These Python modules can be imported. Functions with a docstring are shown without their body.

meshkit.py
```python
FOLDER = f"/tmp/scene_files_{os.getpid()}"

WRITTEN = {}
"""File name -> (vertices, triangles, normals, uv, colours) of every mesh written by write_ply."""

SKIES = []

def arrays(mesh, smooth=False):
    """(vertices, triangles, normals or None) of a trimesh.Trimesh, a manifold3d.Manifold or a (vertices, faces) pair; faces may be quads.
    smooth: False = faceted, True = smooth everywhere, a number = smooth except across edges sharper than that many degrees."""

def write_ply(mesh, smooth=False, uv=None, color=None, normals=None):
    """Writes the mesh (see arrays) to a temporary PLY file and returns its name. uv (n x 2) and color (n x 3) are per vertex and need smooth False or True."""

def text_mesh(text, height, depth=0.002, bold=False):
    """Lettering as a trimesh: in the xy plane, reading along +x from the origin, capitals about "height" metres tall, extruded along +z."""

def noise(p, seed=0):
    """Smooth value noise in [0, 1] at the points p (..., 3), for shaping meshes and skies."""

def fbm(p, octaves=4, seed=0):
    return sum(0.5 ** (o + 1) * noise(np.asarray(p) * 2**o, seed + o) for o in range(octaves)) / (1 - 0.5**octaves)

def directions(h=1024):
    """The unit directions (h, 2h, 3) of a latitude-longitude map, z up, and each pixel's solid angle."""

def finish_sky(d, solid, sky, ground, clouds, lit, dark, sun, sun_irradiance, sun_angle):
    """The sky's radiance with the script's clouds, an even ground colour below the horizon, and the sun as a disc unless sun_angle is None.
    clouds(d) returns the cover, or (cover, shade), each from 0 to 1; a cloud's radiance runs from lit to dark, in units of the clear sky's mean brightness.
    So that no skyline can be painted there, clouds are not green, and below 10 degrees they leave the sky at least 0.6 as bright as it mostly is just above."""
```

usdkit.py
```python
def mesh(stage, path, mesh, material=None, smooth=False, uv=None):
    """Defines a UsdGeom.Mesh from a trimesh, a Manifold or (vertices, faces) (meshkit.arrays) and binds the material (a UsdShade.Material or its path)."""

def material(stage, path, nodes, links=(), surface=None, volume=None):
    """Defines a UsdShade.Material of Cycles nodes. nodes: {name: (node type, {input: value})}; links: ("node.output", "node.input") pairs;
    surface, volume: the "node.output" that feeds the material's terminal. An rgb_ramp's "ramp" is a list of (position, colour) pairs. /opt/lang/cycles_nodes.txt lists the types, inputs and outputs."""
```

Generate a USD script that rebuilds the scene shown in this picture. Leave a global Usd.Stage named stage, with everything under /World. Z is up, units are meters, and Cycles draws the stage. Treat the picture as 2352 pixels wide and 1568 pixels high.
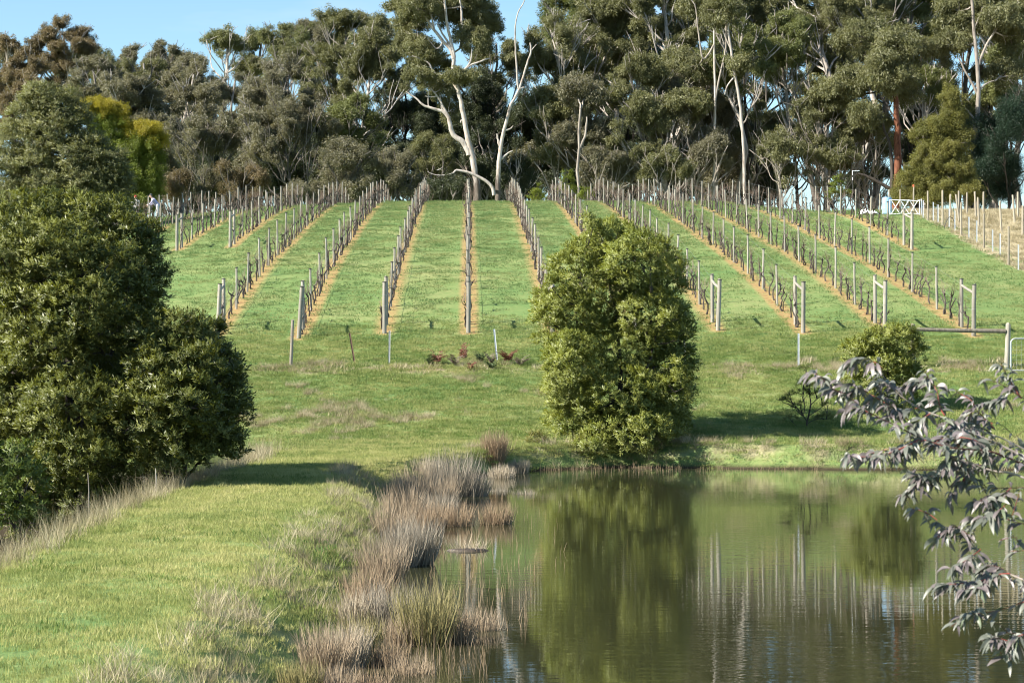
import math, numpy as np, trimesh, usdkit, meshkit
from pxr import Usd, UsdGeom, UsdLux, UsdShade, Gf, Vt, Sdf
from scipy.interpolate import PchipInterpolator
from shapely.geometry import Polygon
import shapely

# ------------------------------------------------------------------ camera, sky, sun
stage = Usd.Stage.CreateInMemory()
UsdGeom.Xform.Define(stage, '/World'); UsdGeom.Scope.Define(stage, '/World/Looks')
F = 4725.0                       # focal length in pixels of a 2352 px wide picture
EYE = 3.5                        # camera height above the pond
TH = math.atan(100 / F)          # the vine rows (world +Y) vanish left of the picture's centre
S_, C_ = math.sin(TH), math.cos(TH)
cam = UsdGeom.Camera.Define(stage, '/World/camera')
cam.CreateHorizontalApertureAttr(36.0); cam.CreateFocalLengthAttr(36.0 * F / 2352)
cam.AddTransformOp().Set(Gf.Matrix4d(C_, -S_, 0, 0, 0, 0, 1, 0, -S_, -C_, 0, 0, 0, 0, EYE, 1))
cam.CreateFStopAttr(11.0); cam.CreateFocusDistanceAttr(45.0)
cam.CreateExposureAttr(1.62)
SUN_EL = math.radians(37.5)
sx, sy = -0.92, -0.39
n_ = math.hypot(sx, sy); sx, sy = sx / n_, sy / n_
SUN = np.array([sx * math.cos(SUN_EL), sy * math.cos(SUN_EL), math.sin(SUN_EL)])
skym = usdkit.material(stage, '/World/Looks/sky', {
    "s": ("sky_texture", {"sky_type": "single_scattering", "sun_disc": False, "sun_elevation": SUN_EL, "sun_rotation": math.atan2(sx, sy), "air_density": 1.0, "aerosol_density": 0.35}),
    "tc": ("texture_coordinate", {}), "mp": ("mapping", {"scale": (1.2, 1.2, 5.0)}),
    "n": ("noise_texture", {"scale": 2.1, "detail": 6, "roughness": 0.55}),
    "r": ("rgb_ramp", {"ramp": [(0.0, (0, 0, 0)), (0.6, (0, 0, 0)), (0.85, (0.5, 0.5, 0.5)), (1, (0.7, 0.7, 0.7))]}),
    "tint": ("mix", {"mix_type": "multiply", "fac": 1.0, "color2": (.86, 1.03, 1.10)}), "mx": ("mix", {"color2": (7.0, 6.8, 7.1)}), "b": ("background_shader", {"strength": 0.058})},
    [("tc.generated", "mp.vector"), ("mp.vector", "n.vector"), ("n.fac", "r.fac"), ("r.color", "mx.fac"), ("s.color", "tint.color1"), ("tint.color", "mx.color1"), ("mx.color", "b.color")], surface="b.background")
dome = UsdLux.DomeLight.Define(stage, '/World/sky'); UsdShade.MaterialBindingAPI.Apply(dome.GetPrim()).Bind(skym)
dome.GetPrim().SetCustomDataByKey('kind', 'structure')
sun = UsdLux.DistantLight.Define(stage, '/World/sun')
sun.CreateNormalizeAttr(True); sun.CreateIntensityAttr(1.15); sun.CreateAngleAttr(0.53); sun.CreateColorAttr(Gf.Vec3f(1.0, 0.94, 0.83))
zx_ = np.cross([0, 0, 1], SUN); zx_ /= np.linalg.norm(zx_); zy_ = np.cross(SUN, zx_)
sun.AddTransformOp().Set(Gf.Matrix4d(*[float(a) for r in (zx_, zy_, SUN) for a in (*r, 0)], 0, 0, 0, 1))

# ------------------------------------------------------------------ helpers
def W(u, d):
    return u * C_ + d * S_, d * C_ - u * S_
def P3(px, py, d):
    u = (px - 1176) / F * d
    x, y = W(u, d)
    return np.array([x, y, EYE - (py - 784) / F * d])
def sstep(a, b, x):
    t = np.clip((x - a) / (b - a), 0, 1); return t * t * (3 - 2 * t)
used = {}
def numbered(path):
    k = used.get(path, 0); used[path] = k + 1
    return path if k == 0 else f"{path}_{k:03d}"
def tag(p, label=None, cat=None, group=None, kind=None):
    p = p.GetPrim() if hasattr(p, 'GetPrim') else p
    for k, v in (('label', label), ('category', cat), ('group', group), ('kind', kind)):
        if v: p.SetCustomDataByKey(k, v)
    return p
ORG = {}
def thing(name, label, cat, loc=(0, 0, 0), rz=0, group=None, root='/World', world=False):
    """world: the parts are given in world coordinates and moved to the thing's base"""
    x = UsdGeom.Xform.Define(stage, numbered(root + '/' + name))
    if world: ORG[str(x.GetPath())] = np.asarray(loc, float)
    x.AddTranslateOp().Set(Gf.Vec3d(*map(float, loc)))
    if rz: x.AddRotateZOp().Set(float(rz))
    return tag(x, label, cat, group)
def part(parent, name, mesh, mat, smooth=False, kind=None, label=None):
    pth = numbered((str(parent.GetPath()) if parent else '/World') + '/' + name)
    o = ORG.get(str(parent.GetPath())) if parent else None
    if o is not None: mesh = (np.asarray(mesh[0]) - o, mesh[1])
    m = usdkit.mesh(stage, pth, mesh, mat, smooth=smooth)
    return tag(m, label=label, kind=kind)
def copy_of(src, name, label, cat, loc, rz=0, scale=None, group=None, tilt=None):
    x = UsdGeom.Xform.Define(stage, numbered('/World/' + name))
    x.AddTranslateOp().Set(Gf.Vec3d(*map(float, loc)))
    if rz: x.AddRotateZOp().Set(float(rz))
    if tilt is not None: x.AddRotateXYZOp(opSuffix='tilt').Set(Gf.Vec3f(*map(float, tilt)))
    if scale is not None: x.AddScaleOp().Set(Gf.Vec3f(*map(float, scale)))
    p = x.GetPrim(); p.GetReferences().AddInternalReference(src); p.SetInstanceable(True)
    return tag(p, label, cat, group)
stage.CreateClassPrim('/World/Kinds')
def cat_meshes(ms):
    vs, fs, n = [], [], 0
    for v, f in ms:
        vs.append(np.asarray(v, float)); fs.append(np.asarray(f, int) + n); n += len(v)
    return np.vstack(vs), np.vstack(fs)
def tube(points, radii, sides=6, cap=True):
    p = np.asarray(points, float); r = np.broadcast_to(np.asarray(radii, float), (len(p),))
    t = np.gradient(p, axis=0); t /= np.linalg.norm(t, axis=1, keepdims=True) + 1e-12
    a = np.cross(t, np.where(np.abs(t[:, 2:]) < 0.8, [0, 0, 1.0], [1.0, 0, 0])); a /= np.linalg.norm(a, axis=1, keepdims=True) + 1e-12
    for i in range(1, len(p)):
        b = a[i - 1] - t[i] * (a[i - 1] @ t[i]); a[i] = b / (np.linalg.norm(b) + 1e-12)
    b = np.cross(t, a); ang = np.arange(sides) * 2 * np.pi / sides
    v = (p[:, None] + r[:, None, None] * (np.cos(ang)[None, :, None] * a[:, None] + np.sin(ang)[None, :, None] * b[:, None])).reshape(-1, 3)
    i, j = np.meshgrid(np.arange(len(p) - 1), np.arange(sides), indexing='ij')
    q = np.stack([i * sides + j, i * sides + (j + 1) % sides, (i + 1) * sides + (j + 1) % sides, (i + 1) * sides + j], -1).reshape(-1, 4)
    f = np.vstack([q[:, [0, 1, 2]], q[:, [0, 2, 3]]])
    if cap:
        e = (len(p) - 1) * sides
        f = np.vstack([f, [[e, e + k, e + k + 1] for k in range(1, sides - 1)], [[0, k + 1, k] for k in range(1, sides - 1)]])
    return v, f
def bend(pts, n=8):
    """a smooth path through a few points"""
    p = np.asarray(pts, float)
    if len(p) < 3: return p[0] + (p[-1] - p[0]) * np.linspace(0, 1, n)[:, None]
    s = np.r_[0, np.cumsum(np.linalg.norm(np.diff(p, axis=0), axis=1))]
    return PchipInterpolator(s, p)(np.linspace(0, s[-1], n))
def quats(zdir, spin):
    z = np.asarray(zdir, float); z = z / np.linalg.norm(z, axis=1, keepdims=True)
    # turn (0,0,1) onto z, after a spin about z
    w = 1 + z[:, 2]; q = np.stack([-z[:, 1], z[:, 0], 0 * w, w], 1)
    bad = w < 1e-4; q[bad] = [1, 0, 0, 0]
    q /= np.linalg.norm(q, axis=1, keepdims=True)
    s, c = np.sin(spin / 2), np.cos(spin / 2)
    x, y, zz, ww = q.T
    return np.stack([x * c + y * s, y * c - x * s, ww * s + zz * c, ww * c - zz * s], 1)
def instancer(path, kinds, pos, quat, scale, idx, kind=None):
    pi = UsdGeom.PointInstancer.Define(stage, path)
    pi.CreatePositionsAttr(Vt.Vec3fArray.FromNumpy(np.ascontiguousarray(pos, np.float32)))
    pi.CreateOrientationsAttr(Vt.QuathArray.FromNumpy(np.ascontiguousarray(quat, np.float16)))
    scale = np.asarray(scale, np.float32)
    if scale.ndim == 1: scale = np.repeat(scale[:, None], 3, 1)
    pi.CreateScalesAttr(Vt.Vec3fArray.FromNumpy(np.ascontiguousarray(scale)))
    pi.CreateProtoIndicesAttr(Vt.IntArray.FromNumpy(np.ascontiguousarray(idx, np.int32)))
    tg = []
    for k, (src, mat) in enumerate(kinds):
        p = stage.DefinePrim(f'{path}/kinds/kind_{k:03d}'); p.GetReferences().AddInternalReference(src)
        if mat: UsdShade.MaterialBindingAPI.Apply(p).Bind(mat, UsdShade.Tokens.strongerThanDescendants)
        tg.append(p.GetPath())
    pi.CreatePrototypesRel().SetTargets(tg)
    if kind: tag(pi, kind=kind)
    return pi
def kindmesh(name, mesh, mat=None, smooth=False, puff=0):
    x = UsdGeom.Xform.Define(stage, '/World/Kinds/' + name)
    if puff:                     # leaves turn their upper faces outwards, to the light
        v, f = mesh; q = v.reshape(-1, 4, 3); c = q.mean(1); tn = np.cross(q[:, 1] - q[:, 0], q[:, 2] - q[:, 0]); tn /= np.linalg.norm(tn, axis=1, keepdims=True) + 1e-12
        o = c + [0, 0, .35]; o /= np.linalg.norm(o, axis=1, keepdims=True); fl = (tn * o).sum(1) < 0; q[fl] = q[fl][:, [0, 3, 2, 1]]; tn[fl] *= -1
        nn = tn * (1 - puff) + o * puff; nn /= np.linalg.norm(nn, axis=1, keepdims=True); mesh = (q.reshape(-1, 3), f)
        m = usdkit.mesh(stage, f'/World/Kinds/{name}/piece', mesh, mat); m.CreateNormalsAttr(Vt.Vec3fArray.FromNumpy(np.repeat(nn, 4, 0).astype(np.float32))); m.SetNormalsInterpolation('vertex')
        return f'/World/Kinds/{name}'
    usdkit.mesh(stage, f'/World/Kinds/{name}/piece', mesh, mat, smooth=smooth)
    return f'/World/Kinds/{name}'
def ordinal(k):
    w = ['first', 'second', 'third', 'fourth', 'fifth', 'sixth', 'seventh', 'eighth', 'ninth', 'tenth', 'eleventh', 'twelfth', 'thirteenth', 'fourteenth', 'fifteenth', 'sixteenth', 'seventeenth', 'eighteenth', 'nineteenth', 'twentieth']
    if k <= 20: return w[k - 1]
    tens = {2: 'twenty', 3: 'thirty', 4: 'forty', 5: 'fifty', 6: 'sixty'}[k // 10]
    return (tens[:-1] + 'ieth') if k % 10 == 0 else tens + '-' + w[k % 10 - 1]

# ------------------------------------------------------------------ the lie of the land
_py = np.array([(-400, -2), (-20, -1.5), (30, -.6), (50, -.05), (56.5, .12), (58, .32), (60, .72), (64, 1.55), (69, 2.65), (75, 3.82), (77.1, 4.19), (81, 4.92), (85.5, 5.68), (89.8, 6.41), (94.3, 7.13), (99, 7.8),
                (103.6, 8.4), (108.3, 9.02), (112.7, 9.66), (117.6, 10.3), (122.7, 10.95), (130, 11.85), (138, 12.7), (146, 13.36), (152, 13.55), (158, 13.4), (165, 12.8), (175, 12), (200, 10.6), (250, 8), (400, 5), (6000, 0)])
_ry = np.array([(-400, -2), (-20, -1.5), (30, -.6), (50, -.05), (56.5, .12), (58, .32), (60, .72), (64, 1.55), (69, 2.65), (75, 3.75), (85, 5.35), (97, 7.25), (101, 7.95), (108, 9.3), (116, 10.65), (123, 11.3), (130, 11.62), (140, 11.7), (150, 11.3), (165, 10.4), (200, 9), (250, 7), (400, 5), (6000, 0)])
PL, PR = PchipInterpolator(_py[:, 0], _py[:, 1]), PchipInterpolator(_ry[:, 0], _ry[:, 1])
_shore = [(.6, 55.9), (3, 57.3), (7, 56.7), (10, 56.3), (14, 56.2), (19, 56.6), (24, 55), (27, 48), (27, 30), (22, 14), (10, 9.5), (2, 9.5), (-1.2, 12), (-2.1, 16), (-2.05, 21), (-1.75, 24), (-1.95, 27.5), (-1.8, 31.5), (-1.85, 36), (-2.3, 42), (-2.75, 46), (-2.2, 50), (-.9, 53.5)]
SHORE = np.array([W(u, d) for u, d in _shore])
_c = Polygon(SHORE).buffer(0.7).buffer(-0.7).simplify(0.05)
SHP = np.array(_c.exterior.coords)
def shore_dist(X, Y):
    """distance to the water's edge, positive on the pond"""
    X, Y = np.broadcast_arrays(np.asarray(X, float), np.asarray(Y, float))
    p = np.stack([X.ravel(), Y.ravel()], 1); best = np.full(len(p), 1e9); inside = np.zeros(len(p), bool)
    for a, b in zip(SHP[:-1], SHP[1:]):
        ab = b - a; t = np.clip(((p - a) @ ab) / (ab @ ab), 0, 1)
        best = np.minimum(best, np.linalg.norm(p - a - t[:, None] * ab, axis=1))
        c = (a[1] > p[:, 1]) != (b[1] > p[:, 1])
        with np.errstate(divide='ignore', invalid='ignore'):
            inside ^= c & (p[:, 0] < (b[0] - a[0]) * (p[:, 1] - a[1]) / (b[1] - a[1]) + a[0])
    return np.where(inside, best, -best).reshape(X.shape)
def edge_x(Y):                   # the left edge of the dam's flat top
    return np.interp(Y, [0, 17, 26, 48, 60], [-6.6, -6.0, -6.05, -5.35, -5.0])
def H(X, Y, sd=None):
    X, Y = np.broadcast_arrays(np.asarray(X, float), np.asarray(Y, float))
    k = sstep(17, 25, X)
    hill = PL(Y) * (1 - k) + PR(Y) * k - 0.0025 * np.clip(-X, 0, 40) ** 2 * sstep(60, 80, Y)
    e = edge_x(Y) - X
    dam = 0.68 + 0.05 * np.sin(Y * .21) - 0.55 * np.clip(np.sqrt(np.maximum(e, -.6) ** 2 + .09) * .5 + e * .5, 0, 4.2)
    dam = dam * (1 - sstep(-20, -60, Y)) + 1.15 * np.exp(-(X ** 2 + Y ** 2) / 60)
    dam = np.where(Y > 62, -9, dam)
    z = np.log(np.exp(5 * np.clip(hill, -9, 40)) + np.exp(5 * np.clip(dam, -9, 40))) / 5
    z = np.where((hill - dam) > 4, hill, z)
    near = (np.abs(X) < 60) & (Y < 75) & (Y > -20)
    if sd is None:
        sd = np.full(X.shape, -99.0)
        if near.any(): sd[near] = shore_dist(X[near], Y[near])
    w = 1.3 + (0.45 - 1.3) * sstep(47, 54, Y)
    z = np.where(sd > -w, z * sstep(0, 1, -sd / w) - .95 * sstep(0, 3.5, sd) - .03 * (sd > 0), z)
    bump = meshkit.fbm(np.stack([X / 3.1, Y / 3.1, 0 * X], -1), 3, 4) - .45
    far = sstep(57, 61, Y) * (1 - sstep(70, 76, Y)); dm = (Y < 57) & (sd < -1.5)
    return z + bump * (0.10 * far + 0.05 * dm + .09 * sstep(76, 84, Y))
def grid_lines(a, b, step, far_lo, far_hi):
    m = np.arange(a, b + step, step); lo, hi, s = [], [], step
    x = a
    while x > far_lo: s *= 1.35; x -= s; lo.append(x)
    x, s = m[-1], step
    while x < far_hi: s *= 1.35; x += s; hi.append(x)
    return np.r_[lo[::-1], m, hi]
gx = grid_lines(-34, 44, .36, -5000, 5000); gy = grid_lines(6, 172, .42, -3000, 7000)
GX, GY = np.meshgrid(gx, gy); GZ = H(GX, GY)
def ground_z(x, y):
    return float(H(np.array([x]), np.array([y]))[0])
def ground_hit(px, py):
    d = np.arange(11, 190, .05); u = (px - 1176) / F * d
    x, y = W(u, d); z = H(x, y); q = 784 - (z - EYE) * F / d
    i = np.nonzero(q <= py)[0][0]
    return np.array([x[i], y[i], z[i]]), d[i]

# ------------------------------------------------------------------ rows of vines: where they stand
ROWX = {k: 3.06 * k for k in range(-7, 8)}; ROWX[7] = 21.9; ROWX[-5] = -15.0
FRONT = {-7: 119, -6: 113, -5: 106.2, -4: 106, -3: 75.6, -2: 74.3, -1: 75, 0: 75, 1: 75, 2: 75, 3: 75.5, 4: 75, 5: 75.3, 6: 74.4, 7: 101.2}
def row_words(k):
    if k == 0: return 'middle row'
    return f'{ordinal(abs(k))} row {"left" if k < 0 else "right"} of the middle row'

# ------------------------------------------------------------------ materials
def ramp(*s): return {"ramp": list(s)}
def leafmat(name, dark, light, trans=0.3, rough=0.48, spec=0.35, tint=(1.3, 1.25, .6), noise=.5):
    """leaves: tone from clump to clump and over the crown, some light shining through"""
    tc = tuple(min(1, a * b) for a, b in zip([(x + y) / 2 for x, y in zip(dark, light)], tint))
    return usdkit.material(stage, '/World/Looks/' + name, {
        "g": ("geometry", {}), "n": ("noise_texture", {"scale": noise, "detail": 3}), "oi": ("object_info", {}), "ad": ("math", {"math_type": "multiply_add", "value2": 0.45, "value3": 0.0}), "a2": ("math", {"math_type": "multiply_add", "value2": 0.55, "value3": 0.0}),
        "r": ("rgb_ramp", ramp((0.12, dark), (0.85, light))), "p": ("principled_bsdf", {"roughness": rough, "specular_ior_level": spec}), "t": ("translucent_bsdf", {"color": tc}), "m": ("mix_closure", {"fac": trans})},
        [("g.position", "n.vector"), ("oi.random", "ad.value1"), ("n.fac", "a2.value1"), ("ad.value", "a2.value3"), ("a2.value", "r.fac"), ("r.color", "p.base_color"), ("p.BSDF", "m.closure1"), ("t.BSDF", "m.closure2")], surface="m.closure")
def barkmat(name, a, b, c=None, scale=(1, 1, .25), sc=6, rough=.8, spec=.2):
    return usdkit.material(stage, '/World/Looks/' + name, {
        "g": ("geometry", {}), "mp": ("mapping", {"scale": scale}), "n": ("noise_texture", {"scale": sc, "detail": 5, "roughness": .6}), "oi": ("object_info", {}),
        "r": ("rgb_ramp", ramp((.3, a), (.5, b), (.72, c or b))), "v": ("hsv", {}), "vm": ("map_range", {"from_min": 0., "from_max": 1., "to_min": .8, "to_max": 1.15}),
        "bp": ("bump", {"strength": .5, "distance": .02}), "p": ("principled_bsdf", {"roughness": rough, "specular_ior_level": spec})},
        [("g.position", "mp.vector"), ("mp.vector", "n.vector"), ("n.fac", "r.fac"), ("r.color", "v.color"), ("oi.random", "vm.value"), ("vm.result", "v.value"), ("v.color", "p.base_color"), ("n.fac", "bp.height"), ("bp.normal", "p.normal")], surface="p.BSDF")
def plain(name, col, rough=.6, metal=0., var=.12, sc=20):
    return usdkit.material(stage, '/World/Looks/' + name, {
        "g": ("geometry", {}), "n": ("noise_texture", {"scale": sc, "detail": 4}), "r": ("rgb_ramp", ramp((.3, tuple(c * (1 - var) for c in col)), (.7, tuple(min(1, c * (1 + var)) for c in col)))),
        "p": ("principled_bsdf", {"roughness": rough, "metallic": metal})}, [("g.position", "n.vector"), ("n.fac", "r.fac"), ("r.color", "p.base_color")], surface="p.BSDF")

# ground: grass over soil, sprayed-out strips under the vines, dry grass beyond the fence
GREEN_A, GREEN_B, GREEN_C = (.085, .16, .050), (.145, .20, .068), (.23, .24, .10)
def grassmat(name, a, b, c, trans=.3, noise=.9, rnd=.4):
    return usdkit.material(stage, '/World/Looks/' + name, {
        "g": ("geometry", {}), "n": ("noise_texture", {"scale": noise, "detail": 4, "roughness": .6}), "oi": ("object_info", {}), "ad": ("math", {"math_type": "multiply_add", "value2": rnd}), "a2": ("math", {"math_type": "multiply_add", "value2": 1.0, "value3": -rnd / 2}),
        "r": ("rgb_ramp", ramp((.25, a), (.5, b), (.75, c))), "p": ("principled_bsdf", {"roughness": .6, "specular_ior_level": .25}), "t": ("translucent_bsdf", {}), "m": ("mix_closure", {"fac": trans})},
        [("g.position", "n.vector"), ("n.fac", "a2.value1"), ("oi.random", "ad.value1"), ("a2.value", "ad.value3"), ("ad.value", "r.fac"), ("r.color", "p.base_color"), ("r.color", "t.color"), ("p.BSDF", "m.closure1"), ("t.BSDF", "m.closure2")], surface="m.closure")
ground_m = usdkit.material(stage, '/World/Looks/ground', {
    "g": ("geometry", {}), "xyz": ("separate_xyz", {}),
    "n1": ("noise_texture", {"scale": .22, "detail": 5, "roughness": .6}), "n2": ("noise_texture", {"scale": 5.0, "detail": 5, "roughness": .7}), "n3": ("noise_texture", {"scale": 1.4, "detail": 3}),
    "mx": ("mix_float", {"fac": .45}), "gr": ("rgb_ramp", ramp((.34, GREEN_A), (.5, GREEN_B), (.64, GREEN_C))),
    # strips
    "row": ("attribute", {"attribute": "strip"}), "sj": ("math", {"math_type": "multiply_add", "value2": 1.0}), "sm": ("map_range", {"from_min": .72, "from_max": 1.22, "to_min": 0., "to_max": 1., "clamp": True}),
    "sr": ("rgb_ramp", ramp((.3, (.17, .09, .042)), (.42, (.25, .155, .068)), (.52, (.30, .22, .095)), (.6, (.23, .20, .08)), (.7, (.13, .17, .06)))),
    "dry": ("attribute", {"attribute": "dry"}), "dj": ("math", {"math_type": "multiply_add", "value2": .9}), "dm": ("map_range", {"from_min": .75, "from_max": 1.15, "to_min": 0., "to_max": 1., "clamp": True}),
    "dr": ("rgb_ramp", ramp((.3, (.20, .16, .085)), (.5, (.33, .28, .17)), (.7, (.45, .40, .28)))),
    "mud": ("map_range", {"from_min": .02, "from_max": .14, "to_min": 1., "to_max": 0., "clamp": True}),
    "c1": ("mix", {}), "c2": ("mix", {}), "c3": ("mix", {"color2": (.045, .036, .022)}),
    "bp": ("bump", {"strength": .8, "distance": .06}), "p": ("principled_bsdf", {"roughness": .85, "specular_ior_level": .1})},
    [("g.position", "n1.vector"), ("g.position", "n2.vector"), ("g.position", "n3.vector"), ("g.position", "xyz.vector"), ("n1.fac", "mx.a"), ("n2.fac", "mx.b"), ("mx.result", "gr.fac"),
     ("n2.fac", "sj.value1"), ("row.fac", "sj.value3"), ("sj.value", "sm.value"), ("n2.fac", "sr.fac"),
     ("n3.fac", "dj.value1"), ("dry.fac", "dj.value3"), ("dj.value", "dm.value"), ("n2.fac", "dr.fac"), ("xyz.z", "mud.value"),
     ("gr.color", "c1.color1"), ("dr.color", "c1.color2"), ("dm.result", "c1.fac"), ("c1.color", "c2.color1"), ("sr.color", "c2.color2"), ("sm.result", "c2.fac"),
     ("c2.color", "c3.color1"), ("mud.result", "c3.fac"), ("c3.color", "p.base_color"), ("n2.fac", "bp.height"), ("bp.normal", "p.normal")], surface="p.BSDF")
def strip_mask(X, Y):
    m = np.zeros(np.shape(X))
    for k, x in ROWX.items():
        half = .34
        dx = np.abs(X - x) / half
        front = FRONT[k]
        e = np.where(Y < front, np.hypot(dx, (front - Y) / .5), dx)
        m = np.maximum(m, np.clip(1.5 - e * 1.0, 0, 1) * (Y < 164))
    return m
def dry_mask(X, Y):
    m = sstep(25.6, 26.6, X) * sstep(84, 92, Y) * .75
    m = np.maximum(m, .85 * np.exp(-((X - 25.7) / .5) ** 2) * sstep(90, 95, Y) * (Y < 135))
    m = np.maximum(m, .62 * np.exp(-((Y - 68.7 - .012 * X) / .9) ** 2))
    m = np.maximum(m, .35 * np.exp(-((Y - 62.5) / 2.0) ** 2) * sstep(12, -2, X))
    sd = -shore_dist(X, Y) if np.size(X) < 400000 else np.full(np.shape(X), 9.)
    m = np.maximum(m, .35 * np.exp(-((sd - .8) / .7) ** 2) * (Y < 47))
    m = np.maximum(m, .5 * np.exp(-((sd - .5) / .5) ** 2) * (Y > 53) * (Y < 62))
    m = np.maximum(m, .4 * np.exp(-((X - edge_x(Y)) / .25) ** 2) * (Y < 56) * (Y > 5))
    return m
SD = np.full(GX.shape, -99.); nr = (np.abs(GX) < 60) & (GY < 75) & (GY > -20)
q = np.stack([np.arange(GX.size).reshape(GX.shape)[a:GX.shape[0] - 1 + a, b:GX.shape[1] - 1 + b] for a, b in ((0, 0), (0, 1), (1, 1), (1, 0))], -1).reshape(-1, 4)
gm = usdkit.mesh(stage, '/World/ground', (np.stack([GX, GY, GZ], -1).reshape(-1, 3), q), ground_m, smooth=True)
tag(gm, kind='structure')
for nm, arr in (('strip', strip_mask(GX, GY)), ('dry', dry_mask(GX, GY))):
    UsdGeom.PrimvarsAPI(gm).CreatePrimvar(nm, Sdf.ValueTypeNames.FloatArray, 'vertex').Set(Vt.FloatArray.FromNumpy(arr.ravel().astype(np.float32)))
water_m = usdkit.material(stage, '/World/Looks/water', {
    "g": ("geometry", {}), "mp": ("mapping", {"scale": (1.5, 6.5, 1.0)}), "n": ("noise_texture", {"scale": 1.0, "detail": 3, "roughness": .5}), "n2": ("noise_texture", {"scale": .25, "detail": 2}),
    "xyz": ("separate_xyz", {}), "ca": ("map_range", {"from_min": .35, "from_max": .65, "to_min": .25, "to_max": 1.1, "clamp": True}), "sh": ("map_range", {"from_min": -1.5, "from_max": 3.0, "to_min": .3, "to_max": 1., "clamp": True}),
    "m1": ("math", {"math_type": "multiply"}), "m2": ("math", {"math_type": "multiply", "value2": .55}),
    "bp": ("bump", {"distance": .0055}), "p": ("principled_bsdf", {"base_color": (.024, .025, .011), "roughness": .02, "ior": 1.45, "specular_ior_level": .5})},
    [("g.position", "mp.vector"), ("mp.vector", "n.vector"), ("g.position", "n2.vector"), ("g.position", "xyz.vector"), ("n2.fac", "ca.value"), ("xyz.x", "sh.value"), ("ca.result", "m1.value1"), ("sh.result", "m1.value2"),
     ("m1.value", "m2.value1"), ("m2.value", "bp.strength"), ("n.fac", "bp.height"), ("bp.normal", "p.normal")], surface="p.BSDF")
wp = Polygon(SHP).buffer(.25)
wv, wf = trimesh.creation.triangulate_polygon(wp, engine='earcut')
wm = usdkit.mesh(stage, '/World/pond_water', (np.c_[wv, 0 * wv[:, 0]], wf if np.cross(wv[wf[0][1]] - wv[wf[0][0]], wv[wf[0][2]] - wv[wf[0][0]]) > 0 else wf[:, ::-1]), water_m)
tag(wm, kind='structure')

# leaf and bark looks
L = {
    'olive': leafmat('leaf_olive', (.075, .082, .036), (.205, .205, .098), noise=.35),
    'green': leafmat('leaf_green', (.070, .088, .028), (.195, .21, .078), noise=.35),
    'grey': leafmat('leaf_grey', (.095, .092, .060), (.225, .212, .140), noise=.35),
    'rust': leafmat('leaf_rust', (.090, .078, .042), (.225, .170, .098), noise=.35),
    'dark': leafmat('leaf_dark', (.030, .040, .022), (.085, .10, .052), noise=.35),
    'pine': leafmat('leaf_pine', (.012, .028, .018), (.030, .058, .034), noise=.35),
    'lime': leafmat('leaf_lime', (.065, .095, .012), (.20, .235, .04), noise=.35),
    'mustard': leafmat('leaf_mustard', (.075, .085, .020), (.215, .205, .058), noise=.35),
    'gold': leafmat('leaf_gold', (.15, .15, .015), (.38, .31, .03), noise=.35),
    'bush': leafmat('leaf_bush', (.085, .115, .022), (.27, .29, .078), noise=1.2, rough=.45, spec=.35),
    'wattle': leafmat('leaf_wattle', (.052, .070, .016), (.185, .20, .055), noise=.9, rough=.45, spec=.35),
    'young': leafmat('leaf_young', (.060, .095, .018), (.150, .190, .050), noise=.9, rough=.45, spec=.35),
    'pale': leafmat('leaf_pale', (.085, .098, .036), (.22, .225, .105), noise=.5, rough=.45),
}
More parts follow.
